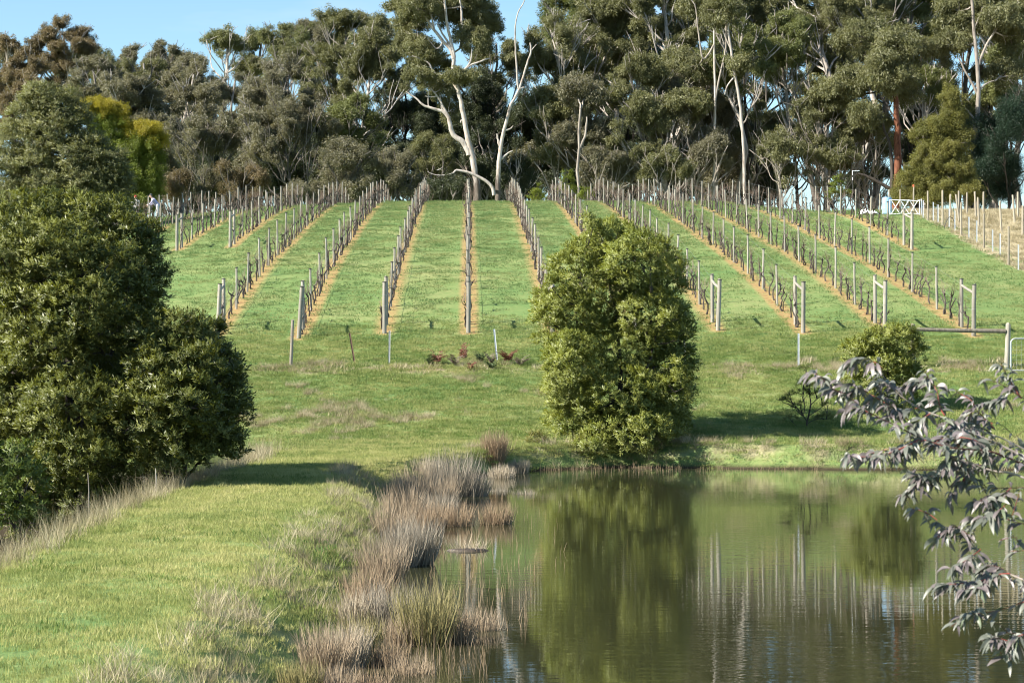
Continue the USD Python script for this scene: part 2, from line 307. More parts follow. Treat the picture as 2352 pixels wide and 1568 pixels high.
BARK = {
    'white': barkmat('bark_white', (.20, .165, .135), (.35, .315, .28), (.42, .39, .355)),
    'pale': barkmat('bark_pale', (.13, .11, .092), (.24, .21, .18), (.32, .29, .25)),
    'grey': barkmat('bark_grey', (.06, .052, .045), (.12, .105, .09), (.19, .17, .15)),
    'red': barkmat('bark_red', (.06, .025, .015), (.17, .065, .035), (.24, .11, .065), sc=9),
    'dark': barkmat('bark_dark', (.02, .017, .014), (.045, .038, .032), (.07, .06, .05)),
}

BARK['stocking'] = usdkit.material(stage, '/World/Looks/bark_stocking', {
    "g": ("geometry", {}), "mp": ("mapping", {"scale": (1, 1, .25)}), "n": ("noise_texture", {"scale": 5., "detail": 6, "roughness": .65}), "xyz": ("separate_xyz", {}),
    "r": ("rgb_ramp", ramp((.28, (.20, .13, .095)), (.42, (.33, .275, .23)), (.6, (.42, .39, .355)))), "r2": ("rgb_ramp", ramp((.3, (.035, .028, .022)), (.5, (.11, .09, .075)), (.7, (.20, .17, .145)))),
    "a": ("math", {"math_type": "multiply_add", "value2": 3.0}), "m": ("map_range", {"from_min": 18.2, "from_max": 19.6, "to_min": 1., "to_max": 0., "clamp": True}), "mx": ("mix", {}), "bp": ("bump", {"strength": .7, "distance": .05}), "p": ("principled_bsdf", {"roughness": .8, "specular_ior_level": .2})},
    [("g.position", "mp.vector"), ("mp.vector", "n.vector"), ("n.fac", "r.fac"), ("n.fac", "r2.fac"), ("g.position", "xyz.vector"), ("n.fac", "a.value1"), ("xyz.z", "a.value3"), ("a.value", "m.value"), ("m.result", "mx.fac"), ("r.color", "mx.color1"), ("r2.color", "mx.color2"),
     ("mx.color", "p.base_color"), ("n.fac", "bp.height"), ("bp.normal", "p.normal")], surface="p.BSDF")
# ------------------------------------------------------------------ foliage pieces (shared)
def leaf_mesh(base, dirs, side, ln, wd, mid=.45, droop=0):
    n = len(base); d = dirs / np.linalg.norm(dirs, axis=1, keepdims=True)
    s = side - d * (side * d).sum(1, keepdims=True); s /= np.linalg.norm(s, axis=1, keepdims=True) + 1e-9
    ln, wd = np.broadcast_to(ln, (n,))[:, None], np.broadcast_to(wd, (n,))[:, None]
    v = np.stack([base, base + d * ln * mid + s * wd / 2, base + d * ln, base + d * ln * mid - s * wd / 2], 1).reshape(-1, 3)
    i = np.arange(n)[:, None] * 4
    return v, np.vstack([i + [0, 1, 2], i + [0, 2, 3]])
def gum_clump(seed, n=230, droop=1.0, ln=.34, wd=.085, tufts=11):
    g = np.random.default_rng(seed)
    p = g.normal(size=(n, 3)); p /= np.linalg.norm(p, axis=1, keepdims=True)
    p *= g.uniform(.1, 1.0, (n, 1)) ** .5
    k = g.normal(size=(tufts, 3)); k /= np.linalg.norm(k, axis=1, keepdims=True); k *= g.uniform(.5, 1.05, (tufts, 1)); k[:, 2] *= .8
    j = g.integers(0, tufts, n); p = p * [.42, .42, .5] + k[j] * .72
    d = np.c_[g.normal(size=(n, 2)) * .6, -droop * g.uniform(.2, 1.3, n)] + p * .3
    return leaf_mesh(p, d, g.normal(size=(n, 3)), ln * g.uniform(.7, 1.3, n), wd * g.uniform(.7, 1.3, n))
def spray(seed, twigs=8, per=13, ln=.30, wd=.085, up=.7):
    g = np.random.default_rng(seed); B, D, Sd = [], [], []
    for t in range(twigs):
        a = g.uniform(0, 2 * np.pi); tilt = g.uniform(.1, 1.15)
        td = np.array([math.cos(a) * math.sin(tilt), math.sin(a) * math.sin(tilt), math.cos(tilt)]); lt = g.uniform(.6, 1.05)
        for k in range(per):
            s = .15 + .85 * k / (per - 1); b = td * lt * s - [0, 0, .1 * s * s]
            r = g.normal(size=3); r -= td * (r @ td); r /= np.linalg.norm(r)
            B.append(b); D.append(td * up + r * .75 + [0, 0, .12]); Sd.append(g.normal(size=3))
    n = len(B)
    return leaf_mesh(np.array(B), np.array(D), np.array(Sd), ln * g.uniform(.7, 1.25, n), wd * g.uniform(.8, 1.2, n))
def needles(seed, n=420):
    g = np.random.default_rng(seed); p = g.normal(size=(n, 3)); p /= np.linalg.norm(p, axis=1, keepdims=True); p *= g.uniform(.2, 1, (n, 1)) ** .5; p[:, 2] *= .5
    return leaf_mesh(p, p * .6 + g.normal(size=(n, 3)) * .6, g.normal(size=(n, 3)), .22 * g.uniform(.7, 1.3, n), .03)
GUM = [kindmesh(f'gum_clump_{i}', gum_clump(10 + i)) for i in range(5)]
DENSE = [kindmesh(f'dense_clump_{i}', gum_clump(30 + i, n=340, droop=.6, ln=.24, wd=.075)) for i in range(4)]
SPRAY = [kindmesh(f'leaf_spray_{i}', spray(50 + i), puff=.6) for i in range(5)]
FINE = [kindmesh(f'fine_spray_{i}', spray(60 + i, twigs=11, per=13, ln=.24, wd=.055), puff=.5) for i in range(4)]
NEED = [kindmesh(f'needle_clump_{i}', needles(70 + i)) for i in range(3)]

def clumps_on(lobes, g, size, per_area, shell=.62, flat=.0):
    """places on and under the skin of each lobe (cx,cy,cz,rx,ry,rz)"""
    pos, out = [], []
    for (cx, cy, cz, rx, ry, rz) in lobes:
        n = max(4, int(2.6 * per_area * (rx * ry + rx * rz + ry * rz) * 4.2 / 3 / size ** 2))
        v = g.normal(size=(n, 3)); v /= np.linalg.norm(v, axis=1, keepdims=True)
        low = v[:, 2] < -.35; v[low & (g.random(n) < flat), 2] *= -.5
        r = shell + (1.12 - shell) * g.random((n, 1)) ** .8
        pos.append(np.array([cx, cy, cz]) + v * r * [rx, ry, rz]); out.append(v)
    return np.vstack(pos), np.vstack(out)
def crown(tree, kinds, mat, lobes, g, size, per_area, up=.8, shell=.62, flat=.5, name='crown', label=None, squash=1.0):
    pos, out = clumps_on(lobes, g, size, per_area, shell, flat)
    n = len(pos); z = out * (1 - up) + np.array([0, 0, up]) + g.normal(size=(n, 3)) * .15
    sc = size * g.uniform(.6, 1.3, n); o = ORG.get(str(tree.GetPath()))
    if o is not None: pos = pos - o
    pi = instancer(numbered(str(tree.GetPath()) + '/' + name), [(k, mat) for k in kinds], pos, quats(z, g.uniform(0, 6.28, n)), np.c_[sc, sc, sc * squash], g.integers(0, len(kinds), n), kind='stuff')
    if label: tag(pi, label=label)
    return pos
def wob(a, b, g, n=7, amp=.05, sag=0):
    a, b = np.asarray(a, float), np.asarray(b, float); t = np.linspace(0, 1, n)[:, None]; L_ = np.linalg.norm(b - a)
    w = np.cumsum(g.normal(size=(n, 3)), 0) * amp * L_ / 3; w -= w[0] + (w[-1] - w[0]) * t
    p = a + (b - a) * t + w; p[:, 2] += sag * L_ * (4 * t[:, 0] * (1 - t[:, 0])) * -1
    return p
def limbs_to(lobes, trunk, tr, g, sides=5, twigs=5, low=.3):
    """branches from the trunk's path to every lobe, with twigs in it"""
    ms = []; zs = trunk[:, 2]
    for (cx, cy, cz, rx, ry, rz) in lobes:
        c = np.array([cx, cy, cz - rz * .3]); h = np.hypot(*(c[:2] - trunk[-1, :2]))
        za = np.clip(cz - .9 * h - g.uniform(.5, 2.5), zs[0] + low * (zs[-1] - zs[0]), zs[-1])
        s = np.interp(za, zs, np.arange(len(zs))); i = int(min(s, len(zs) - 2)); a = trunk[i] + (trunk[i + 1] - trunk[i]) * (s - i)
        ra = np.interp(s, np.arange(len(tr)), tr) * g.uniform(.4, .62)
        p = wob(a, c, g, 7, .09, sag=.06)
        ms.append(tube(p, np.linspace(ra, max(.045, ra * .32), 7), sides))
        for _ in range(twigs):
            k = g.integers(3, 7); v = g.normal(size=3); v /= np.linalg.norm(v); v[2] = abs(v[2]) * .8
            e = np.array([cx, cy, cz]) + v * np.array([rx, ry, rz]) * g.uniform(.7, 1.05)
            ms.append(tube(wob(p[k], e, g, 4, .1), np.linspace(max(.045, ra * .32), .022, 4), 4, cap=False))
    return ms

# ------------------------------------------------------------------ forest behind the vineyard
def px_lobes(lst, d, depth=1.0, jit=0., g=None):
    out = []
    for l in lst:
        x, y, rx, ry = l[:4]; dd = l[4] if len(l) > 4 else d + (g.uniform(-jit, jit) if g is not None else 0)
        c = P3(x, y, dd); s = dd / F
        out.append((*c, rx * s, rx * s * depth, ry * s))
    return out
def gum(label, cx, top, w, bot, d, leaf='olive', bark='pale', n=12, seed=0, cat='tree', kinds=None, size=.58, dens=1.0, trunk_px=None, base_px=None, lean=0, tr=None, clump=1.55, top_flat=.5, group=None, name='gum_tree', limb=None, shell=.35, twigs=5, extra=None):
    g = np.random.default_rng(1000 + seed)
    s = d / F; hw = w / 2 * s
    base_px = cx if base_px is None else base_px
    bx, by = W((base_px - 1176) * s, d); bz = ground_z(bx, by) - .15
    # lobes fill an ellipse between top and bot, spread out by rejection
    ht = (bot - top) * s; cc = P3(cx, (top + bot) / 2, d); half = np.array([hw, hw * .8, ht / 2])
    # foliage tufts gather where a noise field is high, inside an uneven envelope: plumes with gaps between them
    want = int(2.7 * dens * math.pi * hw * ht / 2 / size ** 2); m_ = want * 9
    v = g.normal(size=(m_, 3)); v /= np.linalg.norm(v, axis=1, keepdims=True)
    lim = .62 + .85 * (meshkit.fbm(v * 1.7 + seed * 7.3, 3, seed) - .1)
    lim = np.minimum(lim / np.percentile(lim, 88), 1.0)
    p_ = v * (g.random((m_, 1)) ** .42) * lim[:, None] * half
    f_ = meshkit.fbm((p_ + cc) / np.array([clump * .9, clump * .9, clump * 1.15]), 3, seed + 3) + .10 * (p_[:, 2] / half[2]) + g.normal(size=m_) * .024
    pos = (p_ + cc)[np.argsort(-f_)[:want]]
    k_ = [int(g.integers(len(pos)))]; dist = np.linalg.norm(pos - pos[k_[0]], axis=1)
    for _ in range(int(n * 1.3)):
        k_.append(int(dist.argmax())); dist = np.minimum(dist, np.linalg.norm(pos - pos[k_[-1]], axis=1))
    lobes = [(*pos[i], clump * .8, clump * .8, clump * .7) for i in k_]
    if extra: lobes += px_lobes(extra, d)
    t = thing(name, label, cat, (bx, by, bz), group=group, world=True)
    tr0 = tr or .0125 * (cc[2] + ht / 2 - bz)
    tp = wob((bx, by, bz), (cc[0] + lean, cc[1], cc[2] + ht * .32), g, 9, .07)
    rr = np.linspace(tr0, tr0 * .3, 9); rr[0] *= 1.35
    bm = BARK[bark]
    part(t, 'trunk', tube(tp, rr, 8), bm, smooth=60)
    ms = limbs_to(lobes, tp, rr, g, twigs=twigs)
    part(t, 'branches', cat_meshes(ms), BARK[limb] if limb else bm, smooth=60)
    m = len(pos); zd = g.normal(size=(m, 3)) * .4 + [0, 0, .8]; sc = size * g.uniform(.55, 1.3, m); kk = kinds or GUM
    instancer(numbered(str(t.GetPath()) + '/crown'), [(k, L[leaf]) for k in kk], pos - ORG[str(t.GetPath())], quats(zd, g.uniform(0, 6.28, m)), sc, g.integers(0, len(kk), m), 'stuff')
    return t
def hero(name, label, cat, stems, d, lobes=(), leaf='olive', bark='white', seed=0, size=.8, dens=1.0, kinds=None, twigs=5, up=.85, shell=.5, butt=None, sides=8, depth=1.0, group=None, squash=1.0, stem_names=None, link=True, flat=.5, clump_label=None, limb=None):
    """a tree with its own stems: each a list of (px, py) or (px, py, extra depth), and the widths in pixels at both ends"""
    g = np.random.default_rng(5000 + seed); s = d / F; ms, first = [], None
    (x0, y0, *_), = stems[0][0][:1]
    bx, by = W((x0 - 1176) * s, d); bz = ground_z(bx, by) - .15
    t = thing(name, label, cat, (bx, by, bz), group=group, world=True)
    for k, (pts, w0, w1) in enumerate(stems):
        p = np.array([P3(a[0], a[1], d + (a[2] if len(a) > 2 else 0)) for a in pts])
        if k == 0:
            p = np.vstack([[bx, by, bz], p[1:]]) if len(p) > 1 else p
        n = max(8, 3 * len(p)); q_ = bend(p, n); q_ = q_ + g.normal(size=q_.shape) * (w0 + w1) / 2 * s * .06
        r = np.linspace(w0, w1, n) * s / 2
        if k == 0 and butt: r = r * (1 + butt * np.exp(-np.linspace(0, 1, n) * 9))
        ms.append(tube(q_, r, sides))
        if first is None: first, fr = q_, r
    part(t, 'trunk', ms[0], BARK[bark], smooth=60)
    mb = ms[1:]
    lb = px_lobes(lobes, d, depth, jit=0)
    if link and lb:
        allp = np.vstack([m[0] for m in ms])
        for (cx, cy, cz, rx, ry, rz) in lb:      # every lobe hangs on the nearest wood
            c = np.array([cx, cy, cz]); dist = np.linalg.norm((allp - c) * [1, 1, 1.6] + [0, 0, .5], axis=1); a = allp[dist.argmin()]
            p = wob(a, c, g, 6, .08, .05); q0 = min(.1, .012 + .05 * rx); mb.append(tube(p, np.linspace(q0, q0 * .4, 6), 5, cap=False))
            for _ in range(twigs):
                v = g.normal(size=3); v /= np.linalg.norm(v); mb.append(tube(wob(p[g.integers(2, 6)], c + v * [rx, ry, rz], g, 4, .1), np.linspace(q0 * .45, q0 * .15, 4), 4, cap=False))
    if mb: part(t, 'branches', cat_meshes(mb), BARK[limb or bark], smooth=60)
    if lb: crown(t, kinds or GUM, L[leaf], lb, g, size, dens, up=up, shell=shell, flat=flat, squash=squash, label=clump_label)
    return t
def z2(*p): return [(799.7 + a[0] * .34, a[1] * .34, *a[2:]) for a in p]
def z3(*p): return [(1552.3 + a[0] * .34, a[1] * .34, *a[2:]) for a in p]
def z1(*p): return [(a[0] * .34, a[1] * .34, *a[2:]) for a in p]

# the great white gum and the dead stump beside it, at the heads of the middle rows
hero('gum_tree', 'great forked white-barked gum at the head of the middle row', 'tree', [
    (z2((880, 1400), (868, 1240), (852, 1130), (833, 1040), (800, 900), (775, 760), (745, 620), (714, 545), (710, 470), (712, 360), (690, 270), (662, 110), (650, -60)), 17, 5),
    (z2((712, 400), (690, 330), (640, 280), (580, 200), (530, 130), (470, 60), (380, -20)), 9, 4),
    (z2((712, 480), (716, 400), (700, 330), (650, 250), (600, 160)), 9, 3),
    (z2((714, 490), (790, 470), (830, 440), (900, 415), (960, 395, 2)), 6, 2),
    (z2((790, 470), (830, 400), (835, 330)), 5, 2),
    (z2((760, 330, 2), (770, 200, 2), (765, 80, 2), (740, -60, 2)), 8, 3),
    (z2((818, 1050), (800, 1000), (770, 955), (720, 920), (692, 870), (682, 800), (640, 755), (580, 735), (520, 715), (460, 668), (390, 618)), 15, 2.5),
    (z2((682, 800), (640, 720), (600, 650), (545, 585)), 7, 2.5),
    (z2((640, 755), (625, 700), (620, 640)), 4, 1.5), (z2((600, 650), (560, 655), (520, 650)), 3, 1.5), (z2((545, 735), (540, 660), (545, 600)), 3, 1.2),
    (z2((720, 545), (650, 515), (580, 490), (545, 430), (480, 395), (430, 380)), 7, 2),
    (z2((580, 200), (565, 120), (520, 30), (490, -40)), 5, 2), (z2((640, 280), (600, 330), (560, 290), (520, 240)), 4, 1.5), (z2((800, 830), (765, 815), (760, 830)), 6, 3)],
    173, lobes=[(*z2((470, 40))[0], 46, 34), (*z2((380, 20))[0], 40, 36, 176), (*z2((560, 60))[0], 36, 40, 176), (*z2((650, 40))[0], 48, 40, 177), (*z2((760, 30))[0], 50, 36, 177), (*z2((860, 50))[0], 42, 34, 178), (*z2((930, 200))[0], 38, 44, 179), (*z2((820, 250))[0], 34, 30, 174),
                (*z2((840, 130))[0], 44, 40, 178), (*z2((500, 340))[0], 40, 26, 174), (*z2((430, 290))[0], 36, 34, 176), (*z2((480, 520))[0], 34, 24), (*z2((630, 600))[0], 22, 26, 175), (*z2((750, 510))[0], 34, 15, 171.5), (*z2((700, 740))[0], 20, 30, 175), (*z2((560, 430))[0], 40, 34, 177), (*z2((420, 180))[0], 36, 40, 178)],
    leaf='olive', bark='stocking', limb='white', seed=1, size=.6, butt=1.1, sides=10, dens=1.0)
hero('dead_gum', 'bleached dead gum trunk with broken top right of the white gum', 'dead tree', [
    (z2((1018, 1400), (1012, 1270), (1015, 1190), (1020, 1080), (1040, 940), (1070, 820), (1100, 710), (1150, 610), (1187, 508)), 15, 4.5),
    (z2((1150, 600), (1142, 540), (1140, 480), (1130, 330), (1128, 190), (1150, 80), (1190, 10), (1200, -80)), 5, 2),
    (z2((1160, 600), (1190, 590)), 6, 2), (z2((1062, 880), (1095, 870), (1115, 850)), 5, 2), (z2((1036, 1075), (1068, 1045), (1112, 1020)), 6, 2.5), (z2((1022, 985), (1012, 940), (1005, 903)), 7, 3),
    (z2((1187, 508), (1215, 410), (1235, 345), (1228, 290)), 5, 4), (z2((1235, 345), (1272, 300)), 3, 1.5)], 172, bark='stocking', limb='white', seed=2, butt=.8, sides=10)
fl = thing('fallen_branch', 'long bare fallen branch propped between the dead trunk and the white gum', 'fallen branch', P3(*z2((985, 1290))[0], 171.2), world=True)
fb = [tube(bend([P3(*a, 171.2) for a in z2((985, 1320), (975, 1270), (940, 1230), (880, 1195), (800, 1162), (728, 1150))], 14), np.linspace(8.5, 5.5, 14) * 171 / F / 2, 8),
      tube(bend([P3(*a, 171.2) for a in z2((728, 1150), (700, 1175), (650, 1185), (600, 1183), (535, 1160))], 10), np.linspace(5, 1.5, 10) * 171 / F / 2, 6),
      tube(bend([P3(*a, 171.2) for a in z2((600, 1150), (625, 1140), (638, 1128))], 5), np.linspace(2.5, 1.5, 5) * 171 / F / 2, 5)]
part(fl, 'wood', cat_meshes(fb), BARK['white'], smooth=60)

G_ = 'forest'
def T(label, *a, **k): return gum(label, *a, **k)
T('olive gum filling the lower part of the gap between white gum and dead trunk', 1140, 66, 150, 260, 196, 'olive', 'pale', n=9, seed=440)
# skyline on the left, far behind
T('rust-tinged gum at the left end of the skyline', 14, 64, 110, 330, 236, 'rust', 'pale', n=9, seed=1)
T('tall rust-brown gum highest of the left skyline', 148, 24, 180, 300, 238, 'rust', 'white', n=15, seed=2, limb='pale')
T('low olive gum on the skyline right of the tall rusty one', 248, 108, 130, 330, 234, 'olive', 'pale', n=10, seed=3)
T('small thin-topped gum on the skyline above the yellow wattle', 303, 92, 66, 240, 246, 'grey', 'pale', n=6, seed=4, dens=.6)
T('round-topped grey-olive gum on the skyline before the gap', 378, 86, 118, 320, 240, 'grey', 'grey', n=11, seed=5)
T('umbrella-topped pale green gum with sky showing through its stems', 525, 42, 160, 150, 244, 'pale', 'white', n=11, seed=6, lean=0, twigs=3)
T('light green gum on the skyline right of the umbrella-topped one', 655, 40, 160, 190, 240, 'pale', 'pale', n=12, seed=7)
T('big broad olive gum rising highest left of the white gum', 792, 0, 230, 330, 205, 'olive', 'pale', n=17, seed=8)
for i, (lb, cx, top, w, bot, dd, lf) in enumerate([('grey gum filling the canopy left of the yellow wattle top', 215, 130, 170, 330, 222, 'grey'), ('olive gum filling the canopy above the round grey skyline gum', 330, 112, 150, 300, 226, 'olive'), ('rust-olive gum at the far left below the skyline', 70, 105, 150, 330, 226, 'rust'), ('grey gum below the umbrella-topped gum', 540, 150, 180, 350, 222, 'grey'), ('grey-olive gum below the sky dip left of the umbrella', 440, 118, 150, 330, 224, 'grey'), ('olive gum filling left of the broad high gum', 690, 70, 170, 280, 215, 'olive'), ('olive gum between the broad high gum and the white gum', 890, 30, 150, 260, 200, 'olive')]):
    T(lb, cx, top, w, bot, dd, lf, 'pale', n=10, seed=160 + i)
# second rank on the left
T('grey rust gum rising behind the tall dark bush at far left', 60, 170, 200, 420, 205, 'rust', 'pale', n=12, seed=9)
T('grey gum with white limbs above the yellow wattle', 290, 150, 210, 400, 205, 'grey', 'white', n=13, seed=10)
T('grey gum with thin pale stems under the skyline gap', 445, 126, 190, 380, 208, 'grey', 'white', n=13, seed=11)
T('grey-green gum with a leaning white limb below the pale skyline gums', 640, 118, 220, 400, 196, 'grey', 'white', n=14, seed=12)
T('olive gum with pale limbs left of the great white gum', 850, 60, 190, 330, 188, 'olive', 'white', n=12, seed=13)
T('grey gum low behind the orange shrubs at left', 380, 260, 150, 450, 198, 'grey', 'grey', n=9, seed=14)
T('slim dark gum filling the gap above the left vine rows', 560, 210, 170, 430, 200, 'grey', 'grey', n=10, seed=15)
# front rank on the left
T('grey domed gum with many dark stems above the left rows', 478, 266, 240, 400, 180, 'grey', 'grey', n=13, seed=16, base_px=500)
T('wide grey gum with leaning forked stems right of the domed one', 660, 205, 250, 420, 178, 'grey', 'grey', n=14, seed=17, base_px=690)
T('dark olive gum in the shade left of the white gum', 800, 210, 200, 440, 181, 'green', 'grey', n=12, seed=18)
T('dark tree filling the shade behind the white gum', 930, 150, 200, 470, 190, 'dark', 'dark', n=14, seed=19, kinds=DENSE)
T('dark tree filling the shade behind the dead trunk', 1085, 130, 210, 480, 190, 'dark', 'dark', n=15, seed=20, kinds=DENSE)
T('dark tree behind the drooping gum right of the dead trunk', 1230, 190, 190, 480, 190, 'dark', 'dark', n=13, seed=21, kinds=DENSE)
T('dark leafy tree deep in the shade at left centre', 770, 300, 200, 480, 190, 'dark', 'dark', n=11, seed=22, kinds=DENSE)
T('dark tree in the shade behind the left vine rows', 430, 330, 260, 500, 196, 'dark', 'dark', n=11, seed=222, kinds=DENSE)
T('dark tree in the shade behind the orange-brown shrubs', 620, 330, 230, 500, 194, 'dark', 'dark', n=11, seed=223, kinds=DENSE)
def shrub(label, cx, top, w, bot, d, leaf, seed, n=8, kinds=None, size=.6, cat='shrub', dens=1.0, name='forest_shrub', bark='grey'):
    return gum(label, cx, top, w, bot, d, leaf, bark, n=n, seed=seed, cat=cat, kinds=kinds or DENSE, size=size, dens=dens, name=name, tr=.12, twigs=3, clump=1.0)
shrub('orange-brown shrub at the forest edge beside the yellow wattle', 412, 388, 90, 486, 172, 'rust', 41)
shrub('larger orange-brown domed shrub behind the left vine rows', 552, 362, 130, 490, 173, 'rust', 42, n=10)
shrub('grey-green shrub between the two orange-brown shrubs', 478, 380, 80, 490, 174, 'grey', 43)
shrub('wide grey shrub behind the second row left of the middle', 800, 308, 170, 490, 172, 'grey', 44, n=12, size=.7)
shrub('rounded grey shrub left of the light green one', 905, 318, 110, 480, 173, 'grey', 45, n=9)
shrub('light green hanging shrub left of the white gum trunk', 1000, 300, 120, 420, 175, 'olive', 46, n=9)
shrub('dark rounded blue-grey shrub at the foot of the white gum', 1025, 398, 130, 490, 171, 'dark', 47, n=9)
shrub('small grey shrub low beside the umbrella of grey stems', 690, 400, 110, 490, 172, 'grey', 48)
# right of the dead trunk
T('bright olive gum with hanging foliage right of the dead trunk', 1290, 22, 230, 250, 182, 'olive', 'white', n=15, seed=23)
T('drooping olive gum low behind the second row to the right', 1265, 190, 150, 420, 177, 'olive', 'pale', n=11, seed=24)
T('tall olive gum reaching out of the picture right of the sky gap', 1400, -70, 250, 290, 190, 'olive', 'white', n=16, seed=25)
T('dense drooping brownish gum behind the round bush', 1340, 180, 180, 470, 176, 'grey', 'pale', n=13, seed=26)
T('dense drooping olive gum above the round bush', 1465, 110, 190, 450, 175, 'olive', 'pale', n=14, seed=27)
T('hanging brown-olive gum beside the slim white trunk', 1570, 150, 170, 450, 176, 'grey', 'pale', n=12, seed=28)
T('tall gum with forked white limbs at the top edge', 1520, -160, 270, 190, 186, 'olive', 'white', n=15, seed=29)
T('open-crowned tall gum with sky between its white limbs', 1640, -140, 240, 160, 188, 'olive', 'white', n=11, seed=30, twigs=4)
T('bright lumpy green gum in the upper right middle', 1705, 40, 190, 240, 176, 'green', 'white', n=12, seed=31)
T('grey drooping gum low beside the sky gaps', 1605, 270, 150, 450, 174, 'grey', 'pale', n=10, seed=32)
T('green gum with rounded tufts left of the red trunk', 1800, 20, 190, 250, 178, 'green', 'pale', n=12, seed=33)
T('tall olive gum reaching out of the picture left of the red trunk', 1870, -120, 270, 280, 188, 'olive', 'white', n=15, seed=34)
T('brownish gum spreading left of the red-barked trunk', 1880, 190, 220, 400, 174, 'olive', 'pale', n=12, seed=35)
T('low grey-green gum hanging over the right vine rows', 1795, 300, 160, 440, 172, 'olive', 'pale', n=9, seed=36)
T('tall brown-olive gum at the top right of centre', 1990, -150, 260, 170, 186, 'olive', 'white', n=14, seed=37)
T('tall dark olive gum behind the red-barked tree', 2110, -110, 230, 290, 190, 'green', 'pale', n=14, seed=38)
T('tall gum at the top right corner', 2290, -150, 240, 160, 186, 'olive', 'white', n=13, seed=39)
T('olive gum at the right edge with a reaching white limb', 2335, 60, 170, 300, 180, 'green', 'white', n=10, seed=40)
for i, cx in enumerate(range(350, 1720, 72)):
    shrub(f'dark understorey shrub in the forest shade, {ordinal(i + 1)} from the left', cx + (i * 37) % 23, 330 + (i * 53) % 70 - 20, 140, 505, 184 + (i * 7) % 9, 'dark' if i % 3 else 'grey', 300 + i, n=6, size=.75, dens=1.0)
for i, cx in enumerate(range(330, 1760, 130)):
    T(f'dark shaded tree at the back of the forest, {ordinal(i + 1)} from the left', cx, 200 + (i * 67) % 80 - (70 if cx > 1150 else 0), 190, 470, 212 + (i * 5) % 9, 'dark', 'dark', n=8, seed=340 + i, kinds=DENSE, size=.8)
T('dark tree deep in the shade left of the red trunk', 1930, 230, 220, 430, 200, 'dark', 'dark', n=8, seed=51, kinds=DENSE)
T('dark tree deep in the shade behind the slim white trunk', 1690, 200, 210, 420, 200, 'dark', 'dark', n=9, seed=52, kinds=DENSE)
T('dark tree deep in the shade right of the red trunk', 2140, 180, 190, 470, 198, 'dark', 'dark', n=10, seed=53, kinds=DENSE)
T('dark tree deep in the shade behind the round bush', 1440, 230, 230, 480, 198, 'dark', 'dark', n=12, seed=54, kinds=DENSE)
for i, cx in enumerate(range(1330, 2400, 112)):
    T(f'tall shaded gum at the back of the right-hand forest, {ordinal(i + 1)} from the left', cx, -120 + (i * 61) % 90, 210, 340 - (i * 29) % 60, 214 + (i * 5) % 11, ['green', 'dark', 'olive'][i % 3], 'grey', n=9, seed=380 + i, size=.75)
for i, cx in enumerate((1830, 1990, 2120, 2230)):
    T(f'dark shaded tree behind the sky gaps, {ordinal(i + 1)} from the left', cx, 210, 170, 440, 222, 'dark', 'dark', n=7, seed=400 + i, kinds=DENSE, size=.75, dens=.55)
for i, (cx, top, w) in enumerate([(20, 84, 150), (200, 100, 170), (300, 116, 150), (420, 110, 150), (600, 66, 150), (720, 40, 160)]):
    T(f'grey-green gum closing the far skyline, {ordinal(i + 1)} from the left', cx, top, w, top + 190, 255, ['grey', 'olive', 'grey'][i % 3], 'pale', n=8, seed=420 + i, size=.7)
T('dark conifer-like tree at the right edge of the picture', 2318, 200, 170, 500, 170, 'pine', 'dark', n=14, seed=55, kinds=NEED, size=.9, dens=2.4, cat='conifer', name='conifer_tree')
T('dark conifer-like tree left of the one at the right edge', 2235, 330, 140, 510, 174, 'pine', 'dark', n=10, seed=56, kinds=NEED, size=.9, dens=2.0, cat='conifer', name='conifer_tree')
hero('gum_tree', 'red-barked gum with a low dark sideways limb at the right', 'tree', [
    (z3((1485, 1400), (1492, 1250), (1500, 1080), (1500, 900), (1490, 760), (1480, 640), (1460, 480), (1440, 300)), 26, 7),
    (z3((1455, 1320), (1462, 1160), (1450, 1000), (1410, 880), (1390, 780)), 12, 4), (z3((1470, 1290), (1400, 1250), (1320, 1205), (1230, 1172)), 10, 5)],
    170, lobes=[(*z3((1450, 520))[0], 50, 34, 168.5), (*z3((1400, 420))[0], 44, 30, 168.5), (*z3((1500, 300))[0], 50, 34, 169), (*z3((1250, 520))[0], 60, 34, 172), (*z3((1380, 350))[0], 50, 40, 173), (*z3((1550, 600))[0], 34, 26, 172), (*z3((1100, 600))[0], 60, 36, 172), (*z3((1280, 760))[0], 40, 26, 169), (*z3((1550, 330))[0], 50, 44, 174), (*z3((1250, 250))[0], 60, 40, 174)],
    leaf='olive', bark='red', limb='dark', seed=3, size=.75, butt=.5, sides=10)
hero('gum_tree', 'smooth pale grey gum with forked limbs near the right edge', 'tree', [
    (z3((2030, 1400), (2030, 1080), (2036, 860), (2046, 640), (2034, 430), (2012, 200), (2000, 0), (1995, -120)), 17, 6),
    (z3((2046, 440), (2095, 310), (2165, 200), (2240, 100)), 7, 3), (z3((2040, 640), (2010, 580), (1960, 490), (1910, 390)), 7, 3), (z3((2010, 200), (2045, 130), (2070, 60)), 5, 2), (z3((2050, 610), (2100, 565), (2150, 545)), 5, 2), (z3((2036, 840), (1990, 770), (1950, 725)), 5, 2)],
    173, lobes=[(*z3((2180, 130))[0], 50, 34), (*z3((1850, 300))[0], 46, 36, 175), (*z3((2250, 480))[0], 40, 30, 175), (*z3((1900, 80))[0], 50, 40, 175), (*z3((2100, 20))[0], 50, 34, 176), (*z3((2290, 250))[0], 40, 40, 175)], leaf='olive', bark='pale', seed=4, size=.75, butt=.3)
